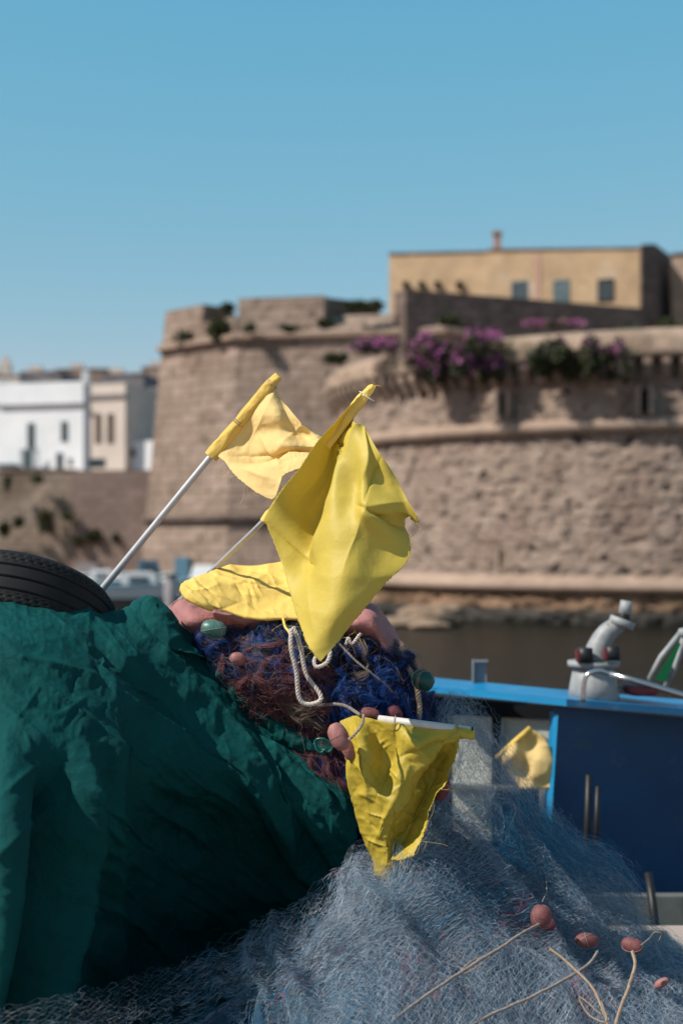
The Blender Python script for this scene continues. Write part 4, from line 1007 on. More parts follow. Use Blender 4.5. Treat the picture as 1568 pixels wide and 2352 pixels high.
for (x, y) in ((1048, 1680), (906, 1660)):
    b = MB(); b.tube(ring(P(x, y, Y4 - .02), (1, 0, -.1), .02, .002), .0016, 6); b.build('tie', m_ropet, f4, True)

# ---- flag 5: flag reflection in the wheelhouse window, built as soft yellow cloth
Y5 = 6.37
f5 = empty('marker_flag', P(1150, 1800, Y5), 'yellow flag reflection in the wheelhouse window of the blue boat, built as cloth', 'flag', 'yellow net marker flags')
G = grid_eval(Pn([
    [(1150, 1735, Y5), (1172, 1708, Y5), (1192, 1690, Y5), (1216, 1672, Y5)],
    [(1152, 1752, Y5), (1182, 1735, Y5 - .03), (1215, 1710, Y5 + .02), (1250, 1695, Y5 - .02)],
    [(1168, 1775, Y5), (1195, 1765, Y5 + .02), (1230, 1752, Y5 - .03), (1268, 1745, Y5 - .02)],
    [(1186, 1812, Y5), (1212, 1812, Y5 - .02), (1240, 1812, Y5), (1266, 1810, Y5 - .02)]]), 40, 40)
G = crumple(G, .006, .12, 21)
sheet('cloth', G, m_yel_pale, f5, .001)
b = MB(); b.tube([P(1140, 1742, Y5), P(1180, 1705, Y5), P(1218, 1672, Y5)], .013, 10); b.build('pole', m_sleeve, f5, True)

# ------------------------------------------------------------------ tyre
tc0 = P(36, 1422, 4.46)
ty = empty('car_tyre', tc0, 'worn black car tyre lying tilted on the green tarpaulin', 'tyre')
RO, WT = .305, .20
prof = [(.185, -.085), (.20, -.098), (.23, -.106), (.262, -.104), (.285, -.094), (.297, -.080)]
tread = []
for i, z in enumerate(np.linspace(-.076, .076, 77)):
    g = 0
    for gz in (-.040, .0, .040):
        if abs(z - gz) < .0026: g = .007
    tread.append((RO - .35 * z * z * 2 - g, z))
prof = prof + tread + [(p[0], -p[1]) for p in prof[::-1]] + [(.187, .06), (.235, .05), (.25, 0), (.235, -.05), (.187, -.06)]
prof = np.array(prof); na = 288
th = np.linspace(0, 2 * math.pi, na + 1)[:-1]
R_ = prof[:, 0][:, None] + np.zeros((1, na)); Z_ = prof[:, 1][:, None] + np.zeros((1, na))
# sipes: blocks on the shoulders
sip = (np.abs(((th[None] * 36 / math.pi + Z_ * 20) % 1) - .5) > .45) & (np.abs(Z_) > .05) & (R_ > .28)
sip2 = (np.abs(((th[None] * 72 / math.pi - Z_ * 30) % 1) - .5) > .42) & (np.abs(Z_) < .013) & (R_ > .28)
R_ = R_ - np.where(sip, .006, 0) - np.where(sip2, .003, 0)
V = np.stack([R_ * np.cos(th), R_ * np.sin(th), Z_], -1)
M_ = np.array((Matrix.Rotation(math.radians(-29), 3, 'X') @ Matrix.Rotation(math.radians(6), 3, 'Y')))
V = V @ M_.T + np.array(tc0)
nr, nc = V.shape[:2]
i = np.arange(nr * nc).reshape(nr, nc); i2 = np.roll(i, -1, axis=1); j = np.roll(i, -1, axis=0); j2 = np.roll(i2, -1, axis=0)
o = mk('rubber', V.reshape(-1, 3), np.stack([i, i2, j2, j], -1).reshape(-1, 4), m_tyre, ty, False)
cm2 = MB()
pr = [np.array([.186 * math.cos(t), .186 * math.sin(t), .06]) @ M_.T + np.array(tc0) for t in np.linspace(0, 2 * math.pi, 60)]
cm2.tube(pr, .006, 8); cm2.build('bead', m_black, ty, True)

# ------------------------------------------------------------------ green tarpaulin
rows = [
 [(-140, 1420, 5.3), (-10, 1425, 5.3), (90, 1440, 5.3), (180, 1455, 5.3), (275, 1470, 5.3), (345, 1460, 5.2), (400, 1500, 5.15), (480, 1550, 5.1), (600, 1640, 5.05), (700, 1730, 5.0), (785, 1780, 4.95)],
 [(-140, 1345, 4.55), (-10, 1347, 4.5), (90, 1358, 4.5), (180, 1377, 4.5), (280, 1402, 4.55), (345, 1368, 4.62), (395, 1420, 4.60), (480, 1482, 4.6), (600, 1582, 4.58), (700, 1668, 4.54), (786, 1722, 4.46)],
 [(-140, 1385, 4.15), (-10, 1388, 4.15), (90, 1400, 4.16), (180, 1425, 4.2), (270, 1452, 4.28), (340, 1440, 4.38), (405, 1470, 4.42), (500, 1540, 4.46), (612, 1640, 4.47), (712, 1722, 4.45), (792, 1765, 4.42)],
 [(-140, 1480, 3.86), (-10, 1490, 3.86), (90, 1500, 3.9), (180, 1518, 3.98), (270, 1540, 4.08), (350, 1560, 4.2), (430, 1590, 4.27), (525, 1640, 4.34), (628, 1730, 4.40), (725, 1798, 4.41), (802, 1825, 4.40)],
 [(-140, 1660, 3.72), (-20, 1670, 3.70), (80, 1680, 3.71), (180, 1700, 3.77), (275, 1720, 3.90), (360, 1735, 4.07), (450, 1765, 4.17), (545, 1800, 4.25), (645, 1845, 4.33), (738, 1880, 4.37), (815, 1895, 4.38)],
 [(-140, 1880, 3.54), (-30, 1890, 3.52), (70, 1890, 3.54), (175, 1900, 3.68), (275, 1905, 3.95), (365, 1915, 4.24), (460, 1925, 4.37), (560, 1940, 4.46), (660, 1955, 4.50), (750, 1965, 4.47), (828, 1950, 4.38)],
 [(-140, 2120, 3.50), (-30, 2125, 3.50), (70, 2120, 3.56), (175, 2120, 3.80), (275, 2115, 4.16), (365, 2110, 4.34), (460, 2100, 4.47), (560, 2085, 4.55), (655, 2060, 4.57), (745, 2040, 4.50), (845, 1995, 4.38)],
 [(-140, 2400, 3.55), (-30, 2400, 3.58), (70, 2400, 3.65), (175, 2380, 3.88), (275, 2350, 4.22), (365, 2320, 4.40), (460, 2290, 4.53), (560, 2250, 4.60), (650, 2200, 4.60), (740, 2140, 4.52), (850, 2060, 4.40)],
 [(-140, 2520, 3.45), (-30, 2520, 3.45), (70, 2520, 3.45), (175, 2510, 3.5), (275, 2500, 3.55), (365, 2490, 3.62), (460, 2470, 3.7), (560, 2440, 3.85), (650, 2380, 3.98), (740, 2300, 4.1), (850, 2200, 4.2)],
]
GP = grid_eval(np.array(rows, float), 330, 340)
px, py = GP[..., 0], GP[..., 1]
D = np.zeros(px.shape)
def gs(v, w_): return np.exp(-(v / w_) ** 2)
sstep = lambda v: 1 / (1 + np.exp(-np.clip(v, -30, 30)))
vis = sstep((py - 1400 - px * .2) / 15)
# deep vertical folds at the lower left
fx = 128 + 22 * np.sin((py - 1750) / 140.0) - (py - 1750) * .10
d1 = .22 * gs(px - fx, 36) * sstep((py - 1790) / 30)
d1 -= .07 * gs(px - fx - 62, 26) * sstep((py - 1765) / 30)
fx2 = 22 - (py - 1800) * .03
d1 -= .05 * gs(px - fx2, 40) * sstep((py - 1700) / 60)
d1 += .04 * gs(px - fx2 - 45, 16) * sstep((py - 1820) / 50) * .0
# small second fold
fx3 = 270 + (py - 1900) * .05
d1 -= .035 * gs(px - fx3, 22) * sstep((py - 1700) / 40)
# flap on the right: band from (560,1815) to (735,2060) stands proud
ln = (px - 560) - (py - 1815) * .70
d1 -= .06 * sstep(ln / 7) * sstep((py - 1740) / 30) * sstep((820 - px) / 20)
d1 += .05 * gs(ln - 75, 22) * sstep((py - 1790) / 30)
# hollow under the shoulder
d1 += .05 * gs(px - 420, 200) * sstep((py - 1900) / 90)
D += d1
# diagonal wrinkles
al = px * .78 + py * .62; ac = -px * .62 + py * .78
al0 = al + 25 * vnoise(np.stack([al, ac, al * 0], -1), 160, 2); ac0 = ac + 22 * vnoise(np.stack([al, ac, al * 0], -1), 130, 3)
rid = lambda s, a, b_, sc_: 1 - 2.2 * np.abs(vnoise(np.stack([al0 / a, ac0 / b_, al * 0], -1), 1.0, s))
wr = .010 * rid(4, 260, 60, 1) + .0035 * rid(5, 130, 26, 1) + .0012 * rid(6, 60, 14, 1)
ax_, ay_ = px + 12 * vnoise(np.stack([px, py, px * 0], -1), 60, 9), py + 12 * vnoise(np.stack([px, py, px * 0], -1), 60, 10)
iso = .0022 * (1 - 2.4 * np.abs(vnoise(np.stack([ax_, ay_, px * 0], -1), 58, 12))) + .0017 * (1 - 2.4 * np.abs(vnoise(np.stack([ax_, ay_, px * 0], -1), 27, 13))) + .0008 * (1 - 2.4 * np.abs(vnoise(np.stack([ax_, ay_, px * 0], -1), 13, 14)))
G = Pn(GP); n_ = normals(G)
sgn = np.where(n_[..., 1:2] > 0, -1, 1); n_ = n_ * sgn
G = G - n_ * (D * vis)[..., None] + n_ * (wr * (.35 + .65 * sstep((px - 150) / 60)) + iso)[..., None]
r_ = np.random.default_rng(3); 
G = creases(G, [(190, 1480, 640, 1880, -.030, 16), (330, 1480, 790, 1850, .026, 14), (60, 1560, 470, 1830, .020, 12), (400, 1500, 760, 1790, -.024, 12), (250, 1560, 560, 1760, .018, 10), (20, 1620, 170, 1780, .016, 12), (0, 1500, 330, 1600, .014, 12), (480, 1600, 700, 1900, .018, 10), (610, 1700, 700, 2020, .024, 14), (560, 1640, 800, 1950, -.022, 12), (150, 1760, 330, 1990, .018, 12), (230, 1840, 340, 1960, -.014, 9), (-40, 2010, 90, 1880, .016, 10), (0, 1840, 110, 1740, .012, 8), (690, 1760, 830, 1960, .02, 12)])
rc = random.Random(5); sg_ = []
for i in range(75):
    x_, y_ = rc.uniform(-60, 800), rc.uniform(1380, 2150)
    if y_ < 1360 + max(0, x_ - 280) * .75: continue
    a_ = math.radians(rc.choice((rc.gauss(38, 12), rc.gauss(50, 16), rc.gauss(120, 25)) if x_ > 180 else (rc.gauss(95, 22), rc.gauss(45, 20), rc.gauss(140, 20)))); l_ = rc.uniform(30, 130)
    sg_.append((x_, y_, x_ + l_ * math.cos(a_), y_ + l_ * math.sin(a_), rc.choice((-1, 1)) * rc.uniform(.004, .010), rc.uniform(4, 8)))
G = creases(G, sg_)
G[..., 2] = np.maximum(G[..., 2], 1.306)
G[:, -1] += (fbm(G[:, -1], .05, 4) * .012)[:, None] * np.array([1, 0, .5])
tarp = empty('green_tarpaulin', P(300, 2100, 4.3), 'large dark green canvas tarpaulin draped over the heap at the left', 'tarpaulin')
tarp.location.z = 1.3
sheet('canvas', G, m_tarp, tarp, .0012)
# corner piece standing at the top with a worn brown patch
Gc = grid_eval(Pn([
    [(290, 1398, 4.5), (318, 1380, 4.48), (345, 1366, 4.46), (362, 1378, 4.46), (384, 1392, 4.48)],
    [(300, 1415, 4.46), (330, 1400, 4.42), (355, 1398, 4.40), (375, 1402, 4.41), (402, 1422, 4.44)],
    [(320, 1450, 4.40), (345, 1440, 4.36), (372, 1440, 4.36), (398, 1448, 4.37), (425, 1468, 4.40)],
    [(350, 1500, 4.36), (378, 1490, 4.33), (405, 1492, 4.34), (435, 1500, 4.36), (470, 1512, 4.40)]]), 60, 60)
Gc = crumple(Gc, .006, .07, 23); sheet('turned_corner', Gc, m_tarp, tarp, .0012)
# rolled hem along the right edge: small crumpled tufts
Gh = grid_eval(Pn([
    [(470, 1500, 4.52), (520, 1545, 4.50), (575, 1590, 4.48), (632, 1634, 4.48), (690, 1670, 4.45), (745, 1702, 4.43), (788, 1728, 4.40)],
    [(478, 1512, 4.44), (526, 1558, 4.42), (578, 1606, 4.41), (634, 1652, 4.41), (690, 1688, 4.39), (744, 1718, 4.38), (792, 1746, 4.37)],
    [(470, 1528, 4.42), (515, 1575, 4.40), (566, 1622, 4.40), (622, 1668, 4.40), (680, 1705, 4.39), (735, 1735, 4.38), (788, 1768, 4.37)],
    [(450, 1545, 4.46), (498, 1592, 4.45), (550, 1640, 4.45), (606, 1684, 4.45), (664, 1722, 4.44), (720, 1752, 4.43), (775, 1800, 4.42)]]), 60, 220)
Gh = crumple(Gh, .012, .075, 61); sheet('hem', Gh, m_tarp, tarp, .0012)
# plastic clip on the hem
cc = P(740, 1714, 4.335)
b = MB()
cl = curve([P(722, 1706, 4.34), P(728, 1698, 4.335), P(742, 1697, 4.33), P(756, 1704, 4.33), P(764, 1716, 4.33), P(755, 1727, 4.335), P(745, 1722, 4.335), P(738, 1729, 4.335), P(728, 1722, 4.335), P(722, 1706, 4.34)], 60)
b.tube(cl, .0045, 8)
V = [tuple(p + np.array([0, .002, 0])) for p in cl[:-1]]; b.add(V, [tuple(range(len(V)))])
b.build('clip', m_clip, tarp, True)

# ------------------------------------------------------------------ pink canvas under the nets
G = grid_eval(Pn([
    [(380, 1440, 4.9), (430, 1420, 4.95), (500, 1430, 5.0), (600, 1440, 5.0), (700, 1430, 5.0), (800, 1430, 5.0), (880, 1440, 5.0), (950, 1540, 4.95)],
    [(388, 1400, 4.75), (420, 1382, 4.75), (500, 1395, 4.78), (600, 1410, 4.8), (700, 1405, 4.7), (800, 1400, 4.65), (862, 1396, 4.6), (932, 1500, 4.6)],
    [(390, 1412, 4.62), (428, 1388, 4.58), (500, 1402, 4.62), (600, 1418, 4.62), (700, 1415, 4.52), (800, 1408, 4.48), (868, 1412, 4.46), (930, 1530, 4.5)],
    [(398, 1440, 4.54), (440, 1425, 4.47), (510, 1425, 4.50), (600, 1435, 4.52), (700, 1440, 4.42), (800, 1435, 4.39), (862, 1450, 4.39), (922, 1570, 4.44)],
    [(415, 1470, 4.56), (460, 1465, 4.52), (520, 1465, 4.52), (600, 1470, 4.5), (700, 1470, 4.5), (800, 1475, 4.5), (860, 1510, 4.5), (905, 1610, 4.52)]]), 90, 200)
G = crumple(G, .006, .12, 19)
tag(sheet('pink_canvas', G, m_pinkcl, None, .002), 'faded pink canvas sack bulging out behind the navy nets', 'sack')

# ------------------------------------------------------------------ navy net heap
rowsH = [
 [(400, 1510, 4.9), (470, 1480, 4.85), (560, 1470, 4.85), (680, 1460, 4.85), (790, 1475, 4.85), (870, 1530, 4.85), (940, 1600, 4.85), (1000, 1700, 4.9)],
 [(400, 1490, 4.6), (470, 1466, 4.58), (560, 1452, 4.58), (680, 1445, 4.55), (790, 1462, 4.55), (870, 1505, 4.55), (940, 1575, 4.6), (995, 1670, 4.65)],
 [(400, 1520, 4.52), (480, 1475, 4.46), (570, 1480, 4.42), (680, 1480, 4.38), (790, 1490, 4.38), (880, 1530, 4.42), (950, 1600, 4.47), (1000, 1700, 4.55)],
 [(470, 1600, 4.5), (540, 1560, 4.42), (620, 1560, 4.38), (710, 1560, 4.35), (800, 1580, 4.34), (880, 1610, 4.37), (945, 1670, 4.43), (995, 1760, 4.5)],
 [(560, 1700, 4.5), (620, 1660, 4.44), (690, 1660, 4.40), (760, 1660, 4.38), (830, 1680, 4.36), (900, 1710, 4.36), (955, 1760, 4.42), (1000, 1850, 4.48)],
 [(700, 1850, 4.5), (740, 1830, 4.46), (790, 1830, 4.44), (840, 1840, 4.42), (890, 1850, 4.42), (940, 1870, 4.42), (985, 1900, 4.44), (1020, 1960, 4.48)],
 [(760, 2050, 4.5), (800, 2050, 4.46), (840, 2050, 4.46), (880, 2050, 4.44), (920, 2050, 4.44), (960, 2050, 4.44), (1000, 2050, 4.46), (1040, 2100, 4.5)]]
GH = Pn(rowsH)
hp = empty('net_heap', P(750, 1700, 4.5), 'tangled navy, blue and dusty pink fishing nets heaped behind the tarpaulin', 'fishing nets')
G = grid_eval(GH, 160, 180); n_ = normals(G); n_ *= np.where(n_[..., 1:2] > 0, -1, 1)
lump = fbm(G, .16, 30, 3); G2 = G + n_ * (.035 * lump + .012 * fbm(G, .035, 31, 2))[..., None]
sheet('packed_net', G2, m_netnavy, hp)
def surf_fibres(Gs, N_, M, step, n0, amp, seed, dirv=None, mask=None, off=(.002, .02), wob=.5):
    """curly fibres that hug the sampled surface Gs by walking in its grid"""
    r = np.random.default_rng(seed); nr, nc = Gs.shape[:2]
    out = []
    u = r.uniform(4, nr - 5, N_); v = r.uniform(4, nc - 5, N_)
    if mask is not None:
        u, v = mask(r, N_, nr, nc)
    th = r.uniform(0, 2 * math.pi, N_) if dirv is None else dirv + r.normal(size=N_) * .7
    nn = normals(Gs); nn *= np.where(nn[..., 1:2] > 0, -1, 1)
    h = r.uniform(*off, N_)
    pts = np.zeros((N_, M, 3))
    for j in range(M):
        ui = np.clip(u, 0, nr - 1.001); vi = np.clip(v, 0, nc - 1.001)
        a, b_ = ui.astype(int), vi.astype(int); fu, fv = (ui - a)[:, None], (vi - b_)[:, None]
        p = Gs[a, b_] * (1 - fu) * (1 - fv) + Gs[a + 1, b_] * fu * (1 - fv) + Gs[a, b_ + 1] * (1 - fu) * fv + Gs[a + 1, b_ + 1] * fu * fv
        pts[:, j] = p + nn[a, b_] * h[:, None]
        th = th + r.normal(size=N_) * wob; h = np.clip(h + r.normal(size=N_) * amp, off[0], off[1] * 2.2)
        u = u + np.sin(th) * step; v = v + np.cos(th) * step
    return pts + n0 * 0
def bundles(Gs, NB, K, M, step, seed, dirv, mask, off, spread, wob=.22):
    r = np.random.default_rng(seed)
    base = surf_fibres(Gs, NB, M, step, 0, .003, seed, dirv=dirv, mask=mask, off=off, wob=wob)
    t = np.linspace(0, 1, M)
    out = []
    for k_ in range(K):
        o1 = r.normal(size=(NB, 1, 3)); o2 = r.normal(size=(NB, 1, 3)); f = (np.sin(t * math.pi * r.uniform(.6, 2.2) + r.uniform(0, 6)))[None, :, None]
        flare = (.45 + .9 * np.abs(t - .5) * 2)[None, :, None]
        out.append(base + spread * flare * (o1 + o2 * f) + r.normal(size=(NB, M, 3)) * .0006)
    return np.concatenate(out)
sets = []
def at_px(cx, cy, rx, ry, rowsX, Gs):
    """mask: start points near a photo position"""
    pxg = HX + Gs[..., 0] / Gs[..., 1] * FP; pyg = HY + (EYE - Gs[..., 2]) / Gs[..., 1] * FP
    dd = ((pxg - cx) / rx) ** 2 + ((pyg - cy) / ry) ** 2
    sel = np.argwhere(dd < max(1, dd.min() * 1.6))
    def f(r, N_, nr, nc):
        q = sel[r.integers(0, len(sel), N_)]; return q[:, 0] + r.uniform(0, 1, N_), q[:, 1] + r.uniform(0, 1, N_)
    return f
mats_h = [t_navy, t_blue, t_pink, t_tan, t_teal, t_red]
def addset(pts, rad, mi): sets.append((pts, rad, mi))
addset(bundles(G2, 260, 30, 18, 1.8, 1, None, None, (.001, .02), .005), .0005, 0)
addset(bundles(G2, 60, 30, 18, 1.8, 301, None, None, (.001, .02), .004), .00045, 1)
addset(surf_fibres(G2, 1500, 14, 1.8, 0, .003, 302, off=(.001, .03), wob=.4), .0004, 0)
addset(surf_fibres(G2, 500, 14, 1.8, 0, .003, 2, off=(.002, .024), wob=.3), .0005, 1)
addset(surf_fibres(G2, 500, 14, 1.8, 0, .003, 3, off=(.002, .02), wob=.3), .0005, 2)
addset(surf_fibres(G2, 500, 14, 1.8, 0, .003, 4, off=(.002, .02), wob=.3), .0005, 3)
for (cx, cy, rx, ry, N_, mi, dv, sd) in ((590, 1500, 60, 40, 1100, 1, 1.1, 5), (500, 1470, 60, 30, 900, 1, .1, 6), (610, 1555, 75, 50, 2600, 2, .5, 7), (570, 1470, 70, 25, 700, 2, 1.2, 8),
                                     (720, 1680, 70, 45, 1100, 2, 1.0, 9), (590, 1490, 40, 30, 600, 4, 1.2, 10), (800, 1600, 80, 50, 900, 1, .6, 11), (900, 1560, 60, 60, 600, 1, 1.2, 12),
                                     (640, 1610, 60, 35, 700, 3, .1, 13), (860, 1480, 60, 40, 260, 3, .8, 14), (760, 1740, 60, 60, 500, 1, 1.2, 15), (1000, 1700, 30, 90, 500, 1, 1.4, 16)):
    addset(bundles(G2, max(6, N_ // 26), 30, 18, 1.5, sd, dv, at_px(cx, cy, rx, ry, None, G2), (.004, .03), .0042), .00042, mi)
    addset(surf_fibres(G2, N_ // 5, 16, 1.5, 0, .004, sd + 90, dirv=dv, mask=at_px(cx, cy, rx, ry, None, G2), off=(.004, .045), wob=.5), .0004, mi)
Vs, Fs, Ms, k0 = [], [], [], 0
for pts, rad, mi in sets:
    V, F, _ = threads(pts, np.full(len(pts), rad) * rng.uniform(.7, 1.3, len(pts)))
    Vs.append(V); Fs.append(F + k0); Ms.append(np.full(len(F), mi)); k0 += len(V)
mk('loose_twine', np.concatenate(Vs), np.concatenate(Fs), mats_h, hp, False, np.concatenate(Ms))

# ------------------------------------------------------------------ pale net mound, spilling over the quay
rowsB = [   # packed body
 [(-140, 2480, 4.1), (100, 2400, 4.1), (330, 2340, 4.2), (560, 2280, 4.35), (740, 2190, 4.5), (880, 2080, 4.7), (1000, 1990, 4.85), (1120, 1990, 4.9), (1230, 2060, 4.95), (1330, 2120, 5.0), (1440, 2200, 5.05), (1560, 2270, 5.05), (1700, 2330, 4.8)],
 [(-140, 2420, 3.9), (100, 2330, 3.92), (330, 2270, 4.0), (560, 2190, 4.1), (740, 2110, 4.25), (880, 2000, 4.4), (1000, 1910, 4.55), (1120, 1910, 4.62), (1230, 1990, 4.7), (1330, 2080, 4.78), (1440, 2165, 4.85), (1560, 2235, 4.85), (1700, 2300, 4.7)],
 [(-140, 2450, 3.7), (100, 2390, 3.72), (330, 2330, 3.8), (560, 2250, 3.88), (740, 2150, 3.98), (880, 2070, 4.1), (1000, 2010, 4.22), (1120, 2010, 4.32), (1230, 2080, 4.42), (1330, 2140, 4.5), (1440, 2205, 4.58), (1560, 2262, 4.58), (1700, 2320, 4.5)],
 [(-140, 2560, 3.6), (100, 2480, 3.62), (330, 2400, 3.68), (560, 2330, 3.76), (740, 2260, 3.86), (880, 2210, 3.96), (1000, 2180, 4.05), (1120, 2180, 4.15), (1230, 2210, 4.24), (1330, 2240, 4.3), (1440, 2270, 4.36), (1560, 2300, 4.38), (1700, 2340, 4.34)],
 [(-140, 2680, 3.3), (100, 2640, 3.3), (330, 2600, 3.34), (560, 2560, 3.4), (740, 2520, 3.46), (880, 2500, 3.52), (1000, 2490, 3.6), (1120, 2480, 3.66), (1230, 2480, 3.72), (1330, 2470, 3.8), (1440, 2470, 3.85), (1560, 2470, 3.88), (1700, 2470, 3.9)]]
rowsBase = [[list(p) for p in r_] for r_ in rowsB]
for r_ in rowsBase[1:3]:
    for k_, dy_ in enumerate((190, 170, 150, 110, 55)): r_[k_][1] += dy_; r_[k_][2] += .05
for k_, dy_ in enumerate((160, 150, 120, 90, 40)): rowsBase[0][k_][1] += dy_
G = grid_eval(Pn(rowsBase), 150, 320); n_ = normals(G); n_ *= np.where(n_[..., 2:3] < 0, -1, 1)
folds = lambda G, s: .042 * (1 - 2.2 * np.abs(vnoise(np.stack([G[..., 0] + .8 * G[..., 2], (G[..., 1] * .8 - .5 * G[..., 0]) * .3, G[..., 2] * .2], -1), .12, s))) 
GB = G + n_ * (folds(G, 5) + .012 * fbm(G, .09, 6, 3) - .012)[..., None]
GB[..., 2] = np.maximum(GB[..., 2], 1.305)
nm = empty('fishing_net', P(1100, 2200, 4.3), 'pale blue grey fishing net with cyan and red strands spread at the lower right', 'fishing net')
sheet('packed_net', GB, m_netbase, nm)
rowsT = [   # silhouette of the loose top layers
 [(-160, 2350, 3.95), (100, 2262, 3.96), (330, 2205, 4.0), (560, 2122, 4.1), (735, 2050, 4.2), (850, 1968, 4.32), (940, 1900, 4.42), (990, 1790, 4.56), (1010, 1700, 4.66), (1035, 1590, 4.75)],
]
def netlayer(rows, cell, seed, jit, off, warp=.03, mi_main=0, clampz=1.308, fold=.0):
    """diamond mesh laid over a control surface; returns polylines"""
    r = np.random.default_rng(seed)
    C = Pn(rows); nr, nc = 70, 120
    S = grid_eval(C, nr, nc)
    Lu = np.linalg.norm(np.diff(S[nr // 2], axis=0), axis=1).sum(); Lv = np.linalg.norm(np.diff(S[:, nc // 2], axis=0), axis=1).sum()
    nu = int(Lu / cell); nv = max(6, int(Lv / cell * 1.5)); sub = 2
    T = np.arange((nv - 1) * sub + 1) / sub
    tri = np.abs((T % 2) - 1) - .5                     # +-.5
    I = np.arange(nu)[:, None]
    sgn = np.where(I % 2 == 0, 1, -1)
    uu = (I + .5 + sgn * tri[None] * .98) / nu; vv = np.repeat((T / (nv - 1))[None], nu, 0)
    q = np.stack([uu * Lu, vv * Lv, 0 * uu + seed * 3.1], -1)
    uu = uu + warp * (fbm(q, .30, seed, 3)) + .35 * warp * vnoise(q, .06, seed + 3); vv = vv + warp * 1.3 * fbm(q, .28, seed + 50, 3)
    ui = np.clip(uu, 0, 1) * (nc - 1.001); vi = np.clip(vv, 0, 1) * (nr - 1.001)
    a, b_ = vi.astype(int), ui.astype(int); fa, fb_ = (vi - a)[..., None], (ui - b_)[..., None]
    p = S[a, b_] * (1 - fa) * (1 - fb_) + S[a + 1, b_] * fa * (1 - fb_) + S[a, b_ + 1] * (1 - fa) * fb_ + S[a + 1, b_ + 1] * fa * fb_
    n_ = normals(S); n_ *= np.where(n_[..., 1:2] > 0, -1, 1); nn = n_[a, b_]
    hgt = off + jit[0] * fbm(p, .17, seed + 70, 3) + jit[1] * vnoise(p, .05, seed + 71)
    hgt = hgt + fold * folds(p, 5) / .042
    p = p + nn * hgt[..., None] + r.normal(size=p.shape) * jit[2]
    sag = (np.arange(p.shape[1]) % sub != 0)
    p[:, sag] += r.normal(size=p[:, sag].shape) * jit[2] * 1.2
    p[..., 2] = np.maximum(p[..., 2], clampz)
    edge = ((uu <= 0) | (uu >= 1) | (vv <= 0) | (vv >= 1))
    return p
polys = []
def add_layer(p, mi, rad=.0006, thin=0):
    # cut into short pieces so colours and gaps can vary
    N, M, _ = p.shape; L = 9; kk = (M - 1) // (L - 1)
    out = np.stack([p[:, i * (L - 1):i * (L - 1) + L] for i in range(kk)], 1).reshape(-1, L, 3)
    ln = np.linalg.norm(np.diff(out, axis=1), axis=-1).sum(1)
    out = out[ln > .02]
    if thin:
        pxm = HX + out[:, 4, 0] / out[:, 4, 1] * FP
        out = out[rng.uniform(0, 1, len(out)) < np.clip((pxm - 380) / 540, 0 if thin < 0 else thin, 1)]
    polys.append((out, mi, rad))
# body layers follow the packed body
rB = np.array(rowsB, float)
rB[1:, :5, 1] += np.array([75, 70, 60, 45, 15])[None]
rB[1:, :3, 2] -= np.array([.42, .40, .16])[None] * np.array([1, .75, .6, .3])[:, None]
for s in range(19):
    rr = rB[1:].copy(); rr[..., 1] -= np.array([18, 8, 4, 0])[:, None] * (1 + .3 * s % 2)
    p = netlayer(rr, .021 + .002 * (s % 3), 100 + s, (.020, .010, .0017), .003 + .0026 * s, .022, fold=.036)
    add_layer(p, [0, 1, 0, 2, 1, 0, 1, 0, 1][s % 9], .00024, -1 if s > 1 else .35)
# skirt over the dark tarp at the left: sparse, larger mesh
rS = [
 [(-140, 2380, 3.42), (100, 2300, 3.44), (330, 2235, 3.74), (520, 2160, 3.90), (700, 2075, 4.06), (830, 1985, 4.2), (930, 1940, 4.3)],
 [(-140, 2430, 3.36), (100, 2360, 3.38), (330, 2300, 3.62), (520, 2230, 3.80), (700, 2150, 3.95), (830, 2060, 4.08), (930, 2020, 4.18)],
 [(-140, 2470, 3.30), (100, 2410, 3.32), (330, 2360, 3.52), (520, 2300, 3.70), (700, 2240, 3.85), (830, 2180, 3.96), (930, 2140, 4.05)]]
for s in range(2):
    add_layer(netlayer(rS, .017, 130 + s, (.022, .012, .0018), .01 * s, .025), 1, .00019)
# veil: the net drawn up over the heap at the centre right
rV = [
 [(985, 1650, 4.62), (1010, 1615, 4.66), (1045, 1590, 4.7), (1095, 1640, 4.74), (1145, 1700, 4.78), (1200, 1790, 4.82), (1250, 1860, 4.86), (1320, 1930, 4.92), (1395, 1965, 4.98), (1460, 2050, 5.0)],
 [(985, 1760, 4.52), (1020, 1720, 4.54), (1060, 1700, 4.56), (1105, 1730, 4.6), (1155, 1790, 4.65), (1205, 1860, 4.7), (1255, 1920, 4.75), (1320, 1975, 4.82), (1390, 2010, 4.88), (1460, 2080, 4.92)],
 [(965, 1870, 4.42), (1010, 1830, 4.42), (1060, 1820, 4.44), (1110, 1840, 4.48), (1160, 1880, 4.53), (1210, 1930, 4.6), (1260, 1980, 4.66), (1320, 2025, 4.72), (1390, 2060, 4.78), (1460, 2110, 4.82)],
 [(900, 2000, 4.3), (960, 1960, 4.3), (1030, 1950, 4.32), (1100, 1960, 4.36), (1160, 1990, 4.42), (1220, 2030, 4.5), (1270, 2060, 4.56), (1330, 2090, 4.62), (1400, 2120, 4.68), (1470, 2160, 4.72)]]
for s in range(5):
    p = netlayer(rV, .019 + .002 * (s % 3), 150 + s, (.035, .016, .0022), -.035 + .012 * s, .035, fold=.02)
    add_layer(p, [0, 1, 0, 1, 2][s], .00028)
